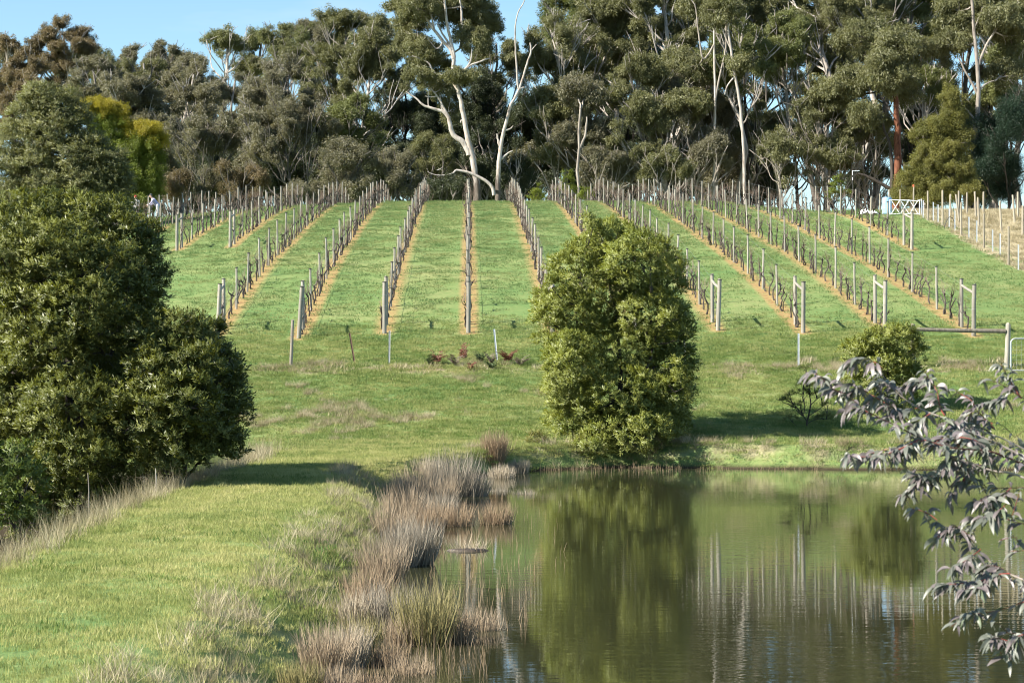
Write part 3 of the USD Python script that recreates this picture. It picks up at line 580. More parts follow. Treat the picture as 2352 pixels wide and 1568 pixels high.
hero('gum_tree', 'slim white gum trunk left of the sky gaps in the right forest', 'tree', [
    (z3((470, 1400), (462, 1150), (455, 960), (440, 780), (425, 650), (400, 520), (372, 330), (350, 180), (330, 0), (320, -100)), 9, 5), (z3((400, 520), (340, 600), (330, 640)), 4, 2), (z3((372, 330), (300, 150), (270, 0)), 4, 2)],
    172, lobes=[(*z3((330, 60))[0], 50, 34), (*z3((430, 430))[0], 26, 26)], leaf='olive', bark='white', seed=5, size=.7)
hero('gum_tree', 'pale gum with orange bark strips in front of the brown foliage', 'tree', [
    (z2((1560, 1400), (1556, 1250), (1548, 1160), (1560, 1000), (1562, 850), (1568, 740)), 8, 5), (z2((1565, 1000), (1605, 900), (1612, 790)), 6, 4)],
    172, lobes=[(*z2((1540, 600))[0], 40, 34, 174), (*z2((1620, 640))[0], 36, 34, 174)], leaf='grey', bark='pale', seed=6, size=.7)
hero('gum_tree', 'twin white stems with open sky between them at the top', 'tree', [
    (z3((245, 1400), (262, 900), (265, 600), (258, 300), (262, 100), (250, -80)), 8, 4), (z3((262, 700), (300, 500), (340, 300), (340, 120), (318, -60)), 5, 3), (z3((215, 780), (190, 690), (170, 640)), 7, 3), (z3((258, 300), (190, 400), (150, 200), (130, 40), (20, -60)), 5, 2)],
    174, lobes=[(*z3((150, 20))[0], 50, 30, 178), (*z3((120, 450))[0], 50, 40, 176), (*z3((60, 700))[0], 50, 30, 174)], leaf='olive', bark='white', limb='pale', seed=7, size=.75)
for i, (lb, cx, top, w, bot, d, lf) in enumerate([
    ('olive gum crown filling in right of the orange-barked trunk', 1560, 60, 170, 300, 180, 'olive'), ('low olive gum behind the top of the round bush', 1530, 320, 170, 460, 173, 'olive'), ('grey-olive gum left of the slim white trunk', 1650, 180, 150, 420, 179, 'grey'),
    ('olive gum right of the slim white trunk', 1745, 190, 150, 400, 180, 'olive'), ('brown-olive gum low before the red trunk', 1925, 330, 170, 450, 173, 'olive'), ('olive gum crown just left of the red trunk', 1985, 240, 150, 400, 176, 'olive'), ('olive gum crown right above the mustard wattle', 2125, 150, 150, 300, 179, 'green'),
    ('olive gum between the pale forked trunk and the right edge', 2280, 180, 140, 330, 181, 'green'), ('drooping grey gum left of the round bush top', 1395, 330, 150, 470, 174, 'grey'), ('olive gum at the top between the twin white stems', 1745, -100, 200, 110, 190, 'olive'), ('green gum low right of the mustard wattle', 2235, 250, 120, 420, 178, 'green'),
    ('dark green gum low between the sky gaps', 1760, 330, 110, 460, 185, 'dark'), ('dark green gum low left of the red trunk foot', 2000, 380, 120, 470, 186, 'dark'), ('olive gum above the drooping brownish gum', 1330, 60, 180, 260, 186, 'olive'), ('dark shrub in the gap between white gum and dead trunk', 1105, 300, 110, 490, 178, 'dark'), ('dark shrub right of the dead trunk foot', 1175, 330, 100, 490, 177, 'dark')]):
    T(lb, cx, top, w, bot, d, lf, 'pale' if i % 3 else 'white', n=10, seed=120 + i)
for i, (px, wd, lf, top) in enumerate([(1722, 9, 'dark', 250), (1738, 7, 'dark', 240), (1760, 6, 'grey', 300), (1885, 8, 'dark', 260), (1905, 6, 'pale', 270), (1968, 7, 'pale', 280), (1990, 6, 'dark', 300), (2012, 6, 'pale', 290), (2110, 8, 'dark', 200), (2265, 8, 'dark', 220), (2290, 6, 'grey', 260), (1600, 10, 'pale', 330), (1575, 7, 'dark', 320), (2205, 7, 'dark', 230)]):
    hero('gum_tree', f'{dict(dark="slim dark trunk", grey="slim grey trunk", pale="slim pale trunk")[lf]} against the sky gaps, {ordinal(i + 1) if i else "first"} of the thin forest trunks', 'tree', [([(px, 500), (px + (i % 3 - 1) * 4, 400), (px + (i % 5 - 2) * 5, top), (px + (i % 5 - 2) * 8, top - 120)], wd, wd * .5), ([(px + (i % 3 - 1) * 4, 400), (px + 14 - (i % 2) * 28, 330), (px + 24 - (i % 2) * 48, 290)], wd * .4, 1.5)], 179 + (i % 4) * 3, bark=lf, seed=60 + i)
# yellow-green wattle by the hurdle, the golden wattle behind the left rows
hero('wattle_tree', 'mustard-yellow wattle in bloom right of the red-barked gum', 'wattle', [(z3((1800, 1420), (1795, 1200), (1790, 1000)), 5, 3)], 164,
     lobes=[(2160, 290, 34, 30), (2185, 265, 30, 26), (2125, 310, 30, 26), (2200, 320, 36, 34), (2150, 350, 44, 34), (2190, 390, 44, 36), (2120, 390, 34, 34), (2150, 440, 54, 34), (2090, 420, 34, 30), (2215, 440, 40, 34), (2075, 455, 28, 24), (2185, 225, 26, 24)],
     leaf='mustard', bark='grey', seed=8, size=.55, kinds=DENSE, dens=1.1)
gw = hero('wattle_tree', 'golden-topped wattle in bloom behind the left vine rows', 'wattle', [([(300, 540), (298, 430), (290, 330)], 6, 3)], 167,
     lobes=[(235, 275, 36, 26), (262, 300, 44, 34), (330, 330, 40, 34), (290, 350, 44, 34), (350, 375, 30, 34), (250, 380, 40, 40), (310, 410, 50, 40), (240, 430, 40, 34), (345, 430, 34, 34), (290, 460, 60, 30)],
     leaf='lime', bark='dark', seed=9, size=.5, kinds=DENSE, dens=1.1)
crown(gw, DENSE, L['gold'], px_lobes([(225, 247, 40, 22), (258, 262, 34, 26), (205, 262, 24, 18), (290, 290, 20, 16), (340, 298, 36, 20), (360, 322, 24, 18), (310, 305, 22, 14)], 166.6), np.random.default_rng(77), .42, 1.0, name='blossom', label='golden yellow blossom on the top')
for i, (lb, x, y, r1, r2, dd) in enumerate([('lime green fern-like bush left of the orange-barked trunk', 1302, 432, 26, 40, 168), ('small lime green bush under the fern-like bush', 1235, 452, 24, 22, 167), ('lime green seedling behind the right vine rows', 1925, 440, 26, 34, 168), ('dull lime bush at the foot of the pale trunks', 1345, 450, 22, 20, 167)]):
    hero('forest_shrub', lb, 'shrub', [([(x, y + r2 + 14), (x, y)], 2.5, 1)], dd, lobes=[(x, y - r2 * .3, r1 * .6, r2 * .7), (x - r1 * .4, y + r2 * .3, r1 * .6, r2 * .5), (x + r1 * .4, y + r2 * .3, r1 * .6, r2 * .5)], leaf='lime', bark='grey', seed=20 + i, size=.4, kinds=FINE)

# ------------------------------------------------------------------ wattles by the dam and the round bush
hero('wattle_tree', 'tall pale-topped wattle rising behind the dark bushes at far left', 'wattle', [([(120, 560), (118, 420), (110, 320)], 12, 5)], 128,
     lobes=[(100, 225, 42, 30), (140, 250, 46, 40), (70, 265, 40, 40), (175, 285, 36, 36), (120, 300, 60, 44), (205, 345, 40, 40), (40, 330, 50, 50), (160, 360, 66, 50), (250, 390, 42, 50), (80, 390, 66, 50), (20, 400, 50, 50), (200, 430, 66, 50), (275, 440, 30, 40), (120, 450, 70, 50), (20, 470, 60, 50), (255, 490, 46, 40), (170, 490, 70, 50), (60, 520, 70, 50), (215, 380, 50, 50), (145, 420, 60, 50), (60, 470, 60, 50)],
     leaf='pale', bark='grey', seed=10, size=.62, kinds=FINE, dens=2.4, up=.6)
hero('wattle_tree', 'broad dark leafy wattle at the left edge of the dam', 'wattle', [([(150, 1330), (160, 1000), (150, 700)], 24, 12), ([(160, 1000), (260, 800), (300, 620)], 12, 6), ([(155, 900), (60, 760), (40, 620)], 12, 6), ([(150, 1180), (230, 1050), (300, 980)], 9, 5)], 41.3,
     lobes=[(60, 520, 80, 70, 40.8), (150, 500, 70, 56, 41.3), (225, 510, 70, 60, 41.3), (285, 560, 66, 66, 41.3), (20, 600, 90, 90, 39.8), (130, 590, 90, 80, 39.6), (240, 620, 80, 70, 40.1), (340, 600, 30, 60, 41.8), (335, 540, 30, 36, 42.3), (360, 650, 36, 46, 42.1), (60, 700, 100, 80, 39.8), (180, 710, 90, 70, 39.2), (290, 690, 70, 60, 40.1), (-60, 640, 100, 140, 40.8), (-80, 880, 120, 150, 40.3),
            (110, 800, 90, 60, 39.5), (230, 800, 70, 60, 39.9), (330, 740, 50, 60, 41.3), (40, 890, 90, 70, 39.8), (150, 930, 100, 70, 38.9), (260, 900, 70, 60, 40.1), (60, 1010, 90, 70, 39.3), (170, 1050, 90, 60, 38.8), (60, 1120, 100, 80, 39.3), (190, 1150, 80, 60, 39.3), (290, 1060, 60, 60, 39.9), (-60, 1080, 100, 120, 39.3), (120, 1230, 110, 50, 39.7), (280, 1150, 60, 40, 40.3), (130, 720, 170, 200, 43.6), (120, 990, 190, 200, 43.1), (240, 900, 110, 220, 43.5), (-20, 850, 150, 280, 43.6), (260, 650, 80, 90, 44.1)],
     leaf='wattle', bark='dark', seed=11, size=.27, kinds=SPRAY, dens=1.4, up=.6, shell=.5, depth=.95, twigs=3, flat=.3)
hero('wattle_tree', 'lower leafy wattle leaning over the lawn right of the broad one', 'wattle', [([(420, 1120), (430, 950), (430, 800)], 12, 6), ([(430, 950), (500, 880), (530, 820)], 6, 3)], 40.4,
     lobes=[(330, 780, 60, 50, 39.7), (400, 755, 60, 46, 39.9), (460, 775, 50, 46, 40.2), (360, 850, 66, 56, 39.3), (450, 850, 66, 60, 39.5), (515, 840, 34, 50, 40.5), (530, 910, 44, 50, 40.5), (540, 960, 36, 50, 40.7), (420, 930, 76, 60, 39.2), (330, 940, 66, 60, 39.1), (490, 980, 60, 50, 39.9), (520, 1020, 40, 40, 40.5), (400, 1010, 76, 60, 39.3), (470, 1050, 60, 30, 40.1), (370, 1070, 70, 36, 39.5), (430, 900, 110, 130, 42.3), (360, 960, 110, 110, 42.1), (470, 960, 70, 90, 42.5)],
     leaf='wattle', bark='dark', seed=12, size=.27, kinds=SPRAY, dens=1.4, up=.6, shell=.5, twigs=3, flat=.3)
hero('wattle_tree', 'small light green young wattle at the bottom left edge', 'wattle', [([(50, 1330), (45, 1150), (40, 1060)], 6, 3)], 34.5,
     lobes=[(20, 1060, 50, 50, 34.5), (60, 1120, 46, 60, 34.5), (10, 1170, 60, 60, 34.3), (70, 1200, 50, 46, 34.6), (-40, 1100, 60, 90, 34.5)], leaf='young', bark='dark', seed=13, size=.3, kinds=SPRAY, dens=.95, up=.6, shell=.6, twigs=3)
for i, (x, y0, y1, dd) in enumerate([(203, 1195, 1085, 33.5), (358, 1150, 1075, 38)]):
    hero('sapling', ['thin bare pale stem standing in grass before the dark wattle', 'thin shaded stem in grass nearer the lower wattle'][i], 'sapling', [([(x, y0 + 20), (x + 1, (y0 + y1) / 2), (x - 1, y1)], 5, 2)], dd, bark='pale', seed=30 + i)
_rb = [(1362, 522, 15, 22), (1442, 548, 18, 22), (1250, 690, 20, 22), (1572, 765, 20, 26), (1586, 860, 15, 26), (1246, 785, 18, 20), (1268, 660, 14, 18), (1400, 560, 64, 50), (1378, 540, 26, 26), (1335, 625, 66, 60), (1470, 600, 76, 56), (1535, 650, 44, 50), (1400, 680, 90, 66), (1300, 722, 60, 46), (1490, 724, 76, 58), (1545, 724, 30, 40), (1415, 800, 100, 66), (1310, 830, 60, 60), (1530, 830, 54, 70), (1265, 735, 36, 34), (1400, 910, 112, 66), (1300, 890, 46, 60), (1510, 920, 76, 66), (1330, 975, 70, 50), (1455, 985, 100, 56), (1550, 900, 36, 66), (1430, 1025, 84, 34), (1540, 990, 36, 44), (1505, 1010, 40, 36), (1480, 1025, 50, 28), (1360, 1025, 50, 30)]
_g = np.random.default_rng(91)
hero('round_bush', 'tall rounded olive bush standing at the water in front of the rows', 'bush', [([(1425, 1066), (1425, 900), (1410, 700)], 16, 7), ([(1425, 930), (1500, 800), (1510, 700)], 8, 4), ([(1425, 930), (1340, 800), (1320, 700)], 8, 4)], 58.7,
     lobes=[(a, b, c * .96, e, 58.5 + _g.uniform(-1.5, 1.5)) for a, b, c, e in _rb], leaf='bush', bark='dark', seed=14, size=.29, kinds=SPRAY, dens=1.8, up=.6, shell=.72, twigs=3, flat=.3, depth=1.25)
hero('small_bush', 'small dense green bush behind the hanging branch at right', 'bush', [([(2040, 946), (2040, 880), (2035, 800)], 7, 3)], 63.4,
     lobes=[(2050, 780, 46, 34), (2010, 800, 50, 34), (1970, 820, 36, 36), (2085, 810, 34, 40), (2030, 850, 66, 46), (1985, 870, 44, 40), (2080, 870, 36, 40), (2040, 910, 56, 30), (2110, 815, 18, 22)], leaf='bush', bark='dark', seed=15, size=.32, kinds=SPRAY, dens=1.2, up=.6, shell=.65, twigs=3)
hero('small_bush', 'dark low bush tucked at the right foot of the round bush', 'bush', [([(1580, 1040), (1578, 1000)], 4, 2)], 59.8, lobes=[(1580, 1005, 22, 26), (1560, 1020, 26, 24)], leaf='wattle', bark='dark', seed=16, size=.24, kinds=SPRAY, dens=1.0)
hero('sapling', 'small open-branched sapling standing in the round bush shadow', 'sapling', [
    ([(1853, 1006), (1853, 975), (1858, 950), (1862, 925), (1856, 890), (1850, 868)], 4.5, 1.5), ([(1855, 970), (1838, 945), (1822, 928), (1800, 915)], 2.5, 1), ([(1857, 955), (1880, 940), (1900, 925)], 2, 1), ([(1862, 930), (1890, 905), (1905, 895)], 2, 1), ([(1845, 955), (1848, 925), (1842, 900)], 2, 1), ([(1855, 972), (1880, 962), (1905, 962)], 1.8, 1)], 61.2,
     lobes=[(1815, 912, 18, 10), (1797, 922, 14, 8), (1842, 905, 20, 12), (1846, 880, 18, 12), (1862, 872, 16, 10), (1838, 928, 16, 9), (1885, 905, 22, 10), (1905, 910, 14, 10), (1900, 930, 14, 7), (1890, 960, 24, 7), (1815, 962, 18, 6), (1852, 848, 12, 10), (1825, 935, 12, 8), (1870, 890, 16, 10)],
     leaf='wattle', bark='dark', seed=17, size=.16, kinds=FINE, dens=.55, up=.5, shell=.3, twigs=2, link=True)
hero('small_bush', 'sparse olive seedling bush left of the round bush by the water', 'bush', [([(1236, 1062), (1234, 1030), (1228, 1000)], 2.5, 1)], 56.9, lobes=[(1232, 1000, 20, 14), (1218, 1008, 12, 14), (1246, 1012, 12, 14), (1234, 1025, 16, 14)], leaf='mustard', bark='grey', seed=18, size=.24, kinds=FINE, dens=.7, shell=.3, up=.6, twigs=3)

# ------------------------------------------------------------------ posts, wires and vines
post_m = barkmat('post_timber', (.16, .147, .122), (.25, .232, .195), (.31, .29, .25), scale=(1, 1, .12), sc=14, rough=.85)
postd_m = barkmat('post_old_timber', (.10, .085, .065), (.17, .15, .12), (.24, .215, .175), scale=(1, 1, .12), sc=14, rough=.85)
cap_m = plain('post_cap', (.03, .028, .026), .7)
tan_m = barkmat('post_new_timber', (.21, .18, .135), (.28, .245, .185), (.33, .295, .23), scale=(1, 1, .12), sc=14, rough=.8)
steel_m = plain('galvanised_steel', (.48, .50, .52), .45, .6)
rust_m = plain('rusty_steel', (.10, .055, .035), .8)
wire_m = plain('wire', (.30, .31, .31), .5, .5)
drip_m = plain('drip_line', (.02, .02, .02), .6)
white_m = plain('white_paint', (.78, .80, .80), .5, 0, .04)
vine_m = barkmat('vine_bark', (.025, .02, .016), (.065, .052, .043), (.13, .11, .095), scale=(1, 1, .3), sc=18)
cane_m = barkmat('vine_cane', (.09, .06, .045), (.16, .115, .09), (.23, .18, .15), sc=10)
def post_mesh(r, h, seed, sink=.25, sides=10, lean=(0, 0)):
    g = np.random.default_rng(seed); z = np.array([-sink, 0, .3 * h, .65 * h, h - .012, h])
    p = np.c_[lean[0] * z + g.normal(size=6) * .004, lean[1] * z + g.normal(size=6) * .004, z]
    rr = r * np.array([1.06, 1.05, 1.0, .98, .95, .86]) * (1 + g.normal(size=6) * .015)
    return tube(p, rr, sides)
for i in range(4):
    ln = [(.0, .005), (.018, -.01), (-.014, .012), (.006, .02)][i]; h = [1.66, 1.70, 1.63, 1.68][i]
    UsdGeom.Xform.Define(stage, f'/World/Kinds/vine_post_{i}')
    usdkit.mesh(stage, f'/World/Kinds/vine_post_{i}/shaft', post_mesh(.041, h, 200 + i, lean=ln), post_m, smooth=50)
    cz = np.array([0, 0, h]) + [ln[0] * h, ln[1] * h, 0]
    usdkit.mesh(stage, f'/World/Kinds/vine_post_{i}/cap', tube(cz + np.array([[0, 0, -.004], [0, 0, .018], [0, 0, .03]]), [.062, .062, .05], 10), cap_m)
ind_posts, far_posts = [], []
rows = {}
for k, x in ROWX.items():
    f = FRONT[k]; ys = [f + 1.8 + 4.1 + 4.5 * j for j in range(40)]
    rows[k] = [y for y in ys if y < 161.5]
cands = []
for k, ys in rows.items():
    for j, y in enumerate(ys):
        u = ROWX[k] * C_ - y * S_; d = ROWX[k] * S_ + y * C_; px = 1176 + u / d * F
        cands.append((d, k, j, y, px))
g = np.random.default_rng(7)
pos_all = [c for c in cands if -150 < c[4] < 2500]
pos_all.sort()
for n, (d, k, j, y, px) in enumerate(pos_all):
    x = ROWX[k] + g.normal() * .03; y2 = y + g.normal() * .12; z = ground_z(x, y2)
    if n < 300:
        copy_of(f'/World/Kinds/vine_post_{g.integers(4)}', 'vine_post', f'grey trellis post, {ordinal(j + 1)} behind the end posts, {row_words(k)}', 'post', (x, y2, z), g.uniform(0, 360), (1, 1, g.uniform(.97, 1.04)), 'trellis posts of the vine rows', tilt=g.normal(size=3) * [.7, .7, 0])
    else: far_posts.append((x, y2, z))
if far_posts:
    fp = np.array(far_posts)
    pi = instancer('/World/far_vine_posts', [(f'/World/Kinds/vine_post_{i}', None) for i in range(4)], fp, quats(np.tile([0, 0, 1.], (len(fp), 1)), g.uniform(0, 6, len(fp))), np.ones(len(fp)), g.integers(0, 4, len(fp)))
    tag(pi, 'farthest grey trellis posts showing over the crest of the rows', 'posts', kind='stuff')
# end assemblies: two stout posts with a rail between their tops
for k, x in ROWX.items():
    if k in (-6, -7): continue
    f = FRONT[k]; z0, z1_ = ground_z(x, f), ground_z(x, f + 1.8); lean = {-3: -.06, -2: -.05}.get(k, -.015)
    t = thing('strainer_assembly', f'stout railed end posts at the front of the {row_words(k)}', 'strainer posts', (x, f, z0), group='strainer assemblies at the row ends')
    sk = {-3: .05, -2: .07, 3: .03}.get(k, .005)
    part(t, 'post', post_mesh(.078, 1.86, 300 + k, sides=12, lean=(sk, lean)), post_m, smooth=50)
    m = post_mesh(.068, 1.80, 320 + k, sides=12, lean=(-.005, .01)); part(t, 'post', (m[0] + [0, 1.8, z1_ - z0], m[1]), post_m, smooth=50)
    part(t, 'cap', tube(np.array([[sk * 1.86, lean * 1.86, 1.855], [sk * 1.86, lean * 1.86, 1.875]]), [.093, .09], 12), cap_m)
    part(t, 'cap', tube(np.array([[-.009, 1.818, z1_ - z0 + 1.795], [-.009, 1.818, z1_ - z0 + 1.815]]), [.083, .08], 12), cap_m)
    part(t, 'rail', tube(np.array([[sk * 1.5, .03 + lean * 1.5, 1.56], [0, .92, (1.56 + z1_ - z0 + 1.55) / 2], [0, 1.78, z1_ - z0 + 1.55]]), .05, 10), post_m, smooth=50)
    w = [tube(np.array([[sk * h, lean * h, h - .006], [sk * h, lean * h, h + .006]]), .084, 12) for h in (1.38, .98)]
    part(t, 'tie_wire', w[0], wire_m); part(t, 'tie_wire', w[1], wire_m)
for k, x in ROWX.items():
    yy = np.r_[FRONT[k], FRONT[k] + 1.8, rows[k]]; zz = np.array([ground_z(x, y) for y in yy])
    t = thing('trellis_wires', f'thin trellis wires and drip line along the {row_words(k)}', 'wires', (x, FRONT[k], zz[0]), group='wires of the vine rows')
    for h, r, nm, m in ((1.58, .0022, 'wire', wire_m), (1.22, .0022, 'wire', wire_m), (.86, .0028, 'wire', wire_m), (.46, .009, 'drip_line', drip_m)):
        pts = []
        for a in range(len(yy) - 1):
            for s in (0, .5): pts.append([.045 if nm == 'wire' else .05, yy[a] + s * (yy[a + 1] - yy[a]) - FRONT[k], zz[a] + s * (zz[a + 1] - zz[a]) - zz[0] + h - (.02 if s else 0)])
        part(t, nm, tube(np.array(pts), r, 4, cap=False), m)
def vine_kind(i):
    g = np.random.default_rng(400 + i); ms, cs = [], []
    hgt = g.uniform(.72, .9); lx, ly = g.normal() * .05, g.uniform(-.28, .28)
    p = wob((0, 0, -.05), (lx, ly, hgt), g, 9, .13); ms.append(tube(p, np.linspace(.036, .024, 9) * g.uniform(.85, 1.2, 9), 7))
    if g.random() < .4: ms.append(tube(wob((.02, .03, -.05), (lx + .05, ly + g.choice([-1, 1]) * .3, hgt * .95), g, 7, .12), np.linspace(.03, .02, 7), 6))
    tip = p[-1]; ms.append(tube(tip + np.array([[0, 0, -.05], [0, .0, 0], [0, 0, .04]]), [.03, .05, .025], 7))
    for _ in range(g.integers(2, 5)):
        s = g.choice([-1, 1]); e = tip + [g.normal() * .06, s * g.uniform(.12, .32), g.uniform(.02, .2)]
        ms.append(tube(wob(tip, e, g, 5, .12), np.linspace(.022, .013, 5), 5))
        for _ in range(g.integers(2, 4)):
            e2 = e + [g.normal() * .12, g.normal() * .32, g.uniform(.1, .55)]
            cs.append(tube(wob(e, e2, g, 6, .12, sag=-.1), np.linspace(.006, .003, 6), 3, cap=False))
    UsdGeom.Xform.Define(stage, f'/World/Kinds/vine_{i}')
    usdkit.mesh(stage, f'/World/Kinds/vine_{i}/trunk', cat_meshes(ms), vine_m, smooth=60)
    usdkit.mesh(stage, f'/World/Kinds/vine_{i}/canes', cat_meshes(cs), cane_m)
for i in range(9): vine_kind(i)
vc = []
for k, x in ROWX.items():
    y, j = FRONT[k] + .9, 1
    while y < 161:
        d = x * S_ + y * C_; px = 1176 + (x * C_ - y * S_) / d * F
        if -60 < px < 2420: vc.append((d, k, j, y, px))
        y += 1.28; j += 1
vc.sort(); fv = []
for n, (d, k, j, y, px) in enumerate(vc):
    x = ROWX[k] + g.normal() * .04; y2 = y + g.normal() * .14; z = ground_z(x, y2)
    if n < 300: copy_of(f'/World/Kinds/vine_{g.integers(9)}', 'grapevine', f'bare dark grapevine, {ordinal(j)} from the front, {row_words(k)}', 'grapevine', (x, y2, z), g.choice([0, 180]) + g.normal() * 12, np.array([1, 1, g.uniform(.88, 1.12)]) * g.uniform(.88, 1.05), 'bare vines of the vineyard')
    else: fv.append((x, y2, z))
fv = np.array(fv); n = len(fv)
pi = instancer('/World/far_grapevines', [(f'/World/Kinds/vine_{i}', None) for i in range(9)], fv, quats(np.tile([0, 0, 1.], (n, 1)), g.choice([0, np.pi], n) + g.normal(size=n) * .2), g.uniform(.95, 1.15, n), g.integers(0, 9, n))
tag(pi, 'distant bare grapevines higher up the rows, massed as grey-brown tangles', 'grapevines', kind='stuff')

# ------------------------------------------------------------------ fences, gate, small things on the hill
def standing(name, label, cat, px, base, top, r, mat, kind='round', lean_px=0, group=None, seed=0):
    p, d = ground_hit(px, base); h = (base - top) / F * d; lx = lean_px / (base - top)
    t = thing(name, label, cat, p, group=group)
    if kind == 'round': part(t, 'shaft', post_mesh(r, h, 700 + seed, sides=10, lean=(lx, 0)), mat, smooth=50)
    else:                            # Y-shaped steel picket
        ms = []
        for a in (90, 210, 330):
            c_, s_ = math.cos(math.radians(a)), math.sin(math.radians(a)); b = trimesh.creation.box([.034, .006, h + .3]); v = np.array(b.vertices) + [.017, 0, h / 2 - .15]
            v = np.c_[v[:, 0] * c_ - v[:, 1] * s_, v[:, 0] * s_ + v[:, 1] * c_, v[:, 2]]; v[:, 0] += lx * v[:, 2]; ms.append((v, np.array(b.faces)))
        part(t, 'shaft', cat_meshes(ms), mat)
    return t, p, d, h
GA = 'posts of the old fence below the vineyard'
t, p, d, h = standing('fence_post', 'grey split timber post, leftmost of the old fence below the rows', 'post', 668, 842, 735, .055, postd_m, lean_px=4, group=GA)
for z in (.35, .75, 1.05): part(t, 'tie_wire', tube(np.array([[z * .035, 0, z], [z * .035, 0, z + .012]]), .06, 10), wire_m)
t, p, d, h = standing('star_picket', 'rusty leaning steel picket right of the split timber post', 'picket', 815, 836, 765, .02, rust_m, 'y', lean_px=-12, group=GA)
for i, (px, b, tp, ln, lb) in enumerate([(894, 838, 760, 1, 'thin grey steel picket in front of the first row left of the middle row'), (1142, 830, 756, -7, 'pale steel picket leaning among the dead bracken'), (1573, 838, 768, -2, 'pale steel picket half hidden at the right side of the round bush'), (1834, 845, 766, 0, 'pale steel picket standing alone between round bush and small bush')]):
    standing('star_picket', lb, 'picket', px, b, tp, .02, steel_m if i else wire_m, 'y', lean_px=ln, group=GA)
pl, dl = ground_hit(2312, 848); s = dl / F
t = thing('fence_brace', 'old horizontal round rail between a dark stub post and a pale leaning post', 'fence', pl)
part(t, 'post', post_mesh(.085, 103 * s, 41, lean=(.04, 0)), post_m, smooth=50)
xl = -(2312 - 2096) * s; zl = ground_z(pl[0] + xl, pl[1]) - pl[2]
m = post_mesh(.085, 103 * s, 42); part(t, 'post', (m[0] + [xl, 0, zl], m[1]), postd_m, smooth=50, label='dark stub post behind the small bush')
part(t, 'rail', tube(bend([(-.05, -.02, 87 * s), (xl / 2, -.03, 88.5 * s), (xl + .12, -.02, 91 * s)], 9), np.linspace(.078, .062, 9), 10), postd_m, smooth=50)
# pipe gate with mesh at the right edge
gp, gd = ground_hit(2322, 858); s = gd / F
t = thing('field_gate', 'galvanised pipe field gate with wire mesh at the right edge', 'gate', gp)
hh, ww = 80 * s, 3.0
fr = bend([(0, 0, .08), (0, 0, hh * .5), (0, 0, hh - .14)], 6); ar = np.array([[.14 - .14 * math.cos(a), 0, hh - .14 + .14 * math.sin(a)] for a in np.linspace(0, np.pi / 2, 6)])
part(t, 'frame', tube(np.vstack([fr[:-1], ar, [[ww * .5, 0, hh], [ww, 0, hh], [ww, 0, hh - .02]]]), .024, 8), steel_m, smooth=50)
part(t, 'bottom_rail', tube(np.array([[-.02, 0, .1], [ww / 2, 0, .1], [ww, 0, .1]]), .022, 8), steel_m, smooth=50)
for k in range(1, 14): part(t, 'mesh_wire', tube(np.array([[k * .18, .01, .1], [k * .18, .01, hh * .5], [k * .18, .01, hh]]), .0028, 4, cap=False), wire_m)
for k in range(1, 7): part(t, 'mesh_wire', tube(np.array([[0, .014, .1 + k * .17], [ww / 2, .014, .1 + k * .17], [ww, .014, .1 + k * .17]]), .0028, 4, cap=False), wire_m)
# the side fence running up the hill, and tall bare posts in the dry paddock
def zz(x, y): return ((2050 + x * .1913) * .9408, (400 + y * .1913) * .9408)
GB, GC = 'timber posts of the fence beside the dry paddock', 'steel pickets of the fence beside the dry paddock'
for i, (x, a, b) in enumerate([(2155, 800, 1290), (1840, 635, 1072), (1550, 490, 915), (1312, 340, 795), (1124, 350, 722)]):
    X, B = zz(x, b); T_ = zz(x, a)[1]; standing('fence_post', f'weathered round fence post, {ordinal(i + 1)} from the right edge up the side fence', 'post', X, B, T_, .05, tan_m, group=GB, seed=i)
fence_pts = []
for i, (x, a, b) in enumerate([(2280, 1030, 1352), (2047, 890, 1190), (1950, 840, 1120), (1748, 725, 1015), (1647, 680, 965), (1468, 600, 855), (1397, 575, 822), (1253, 520, 752), (1194, 490, 726), (1064, 465, 690)]):
    X, B = zz(x, b); T_ = zz(x, a)[1]; _, p, d, h = standing('star_picket', f'thin steel picket, {ordinal(i + 1)} from the right edge along the side fence', 'picket', X, B, T_, .02, steel_m, 'y', group=GC, seed=20 + i); fence_pts.append((p, h))
fw = thing('fence_wires', 'fine wire netting strands along the side fence by the dry paddock', 'wires', fence_pts[0][0])
for z in (.12, .34, .58, .84, 1.1):
    part(fw, 'wire', tube(np.array([p + [.02, 0, z * min(1, h / 1.15)] for p, h in fence_pts]) - fence_pts[0][0], .0025, 4, cap=False), wire_m)
for i, (x, a, b, ln) in enumerate([(2335, 535, 930, 0), (2275, 360, 690, 0), (2232, 400, 755, -4), (2065, 480, 880, -4), (1835, 360, 640, 0), (1778, 430, 805, -2), (1740, 355, 697, -3), (1624, 365, 650, 0), (1520, 345, 640, 0), (1528, 395, 757, -8), (1413, 392, 648, 0), (944, 290, 640, 0), (773, 330, 632, 0), (630, 330, 632, 0), (513, 385, 630, 0), (396, 430, 628, 0)]):
    X, B = zz(x, b); T_ = zz(x, a)[1]
    t, p, d, h = standing('tall_post', f'tall pale bare post {"in the dry paddock" if i < 11 else "at the crest by the white hurdle"}, {ordinal(i + 1 if i < 11 else i - 10)} from the right', 'post', X, B, T_, .055 if i < 11 else .042, tan_m, lean_px=ln, group='tall bare posts at the top right', seed=40 + i)
    if i == 11: part(t, 'cap', tube(np.array([[0, 0, h - .02], [0, 0, h + .1]]), .055, 8), plain('orange_cap', (.55, .10, .04), .6))
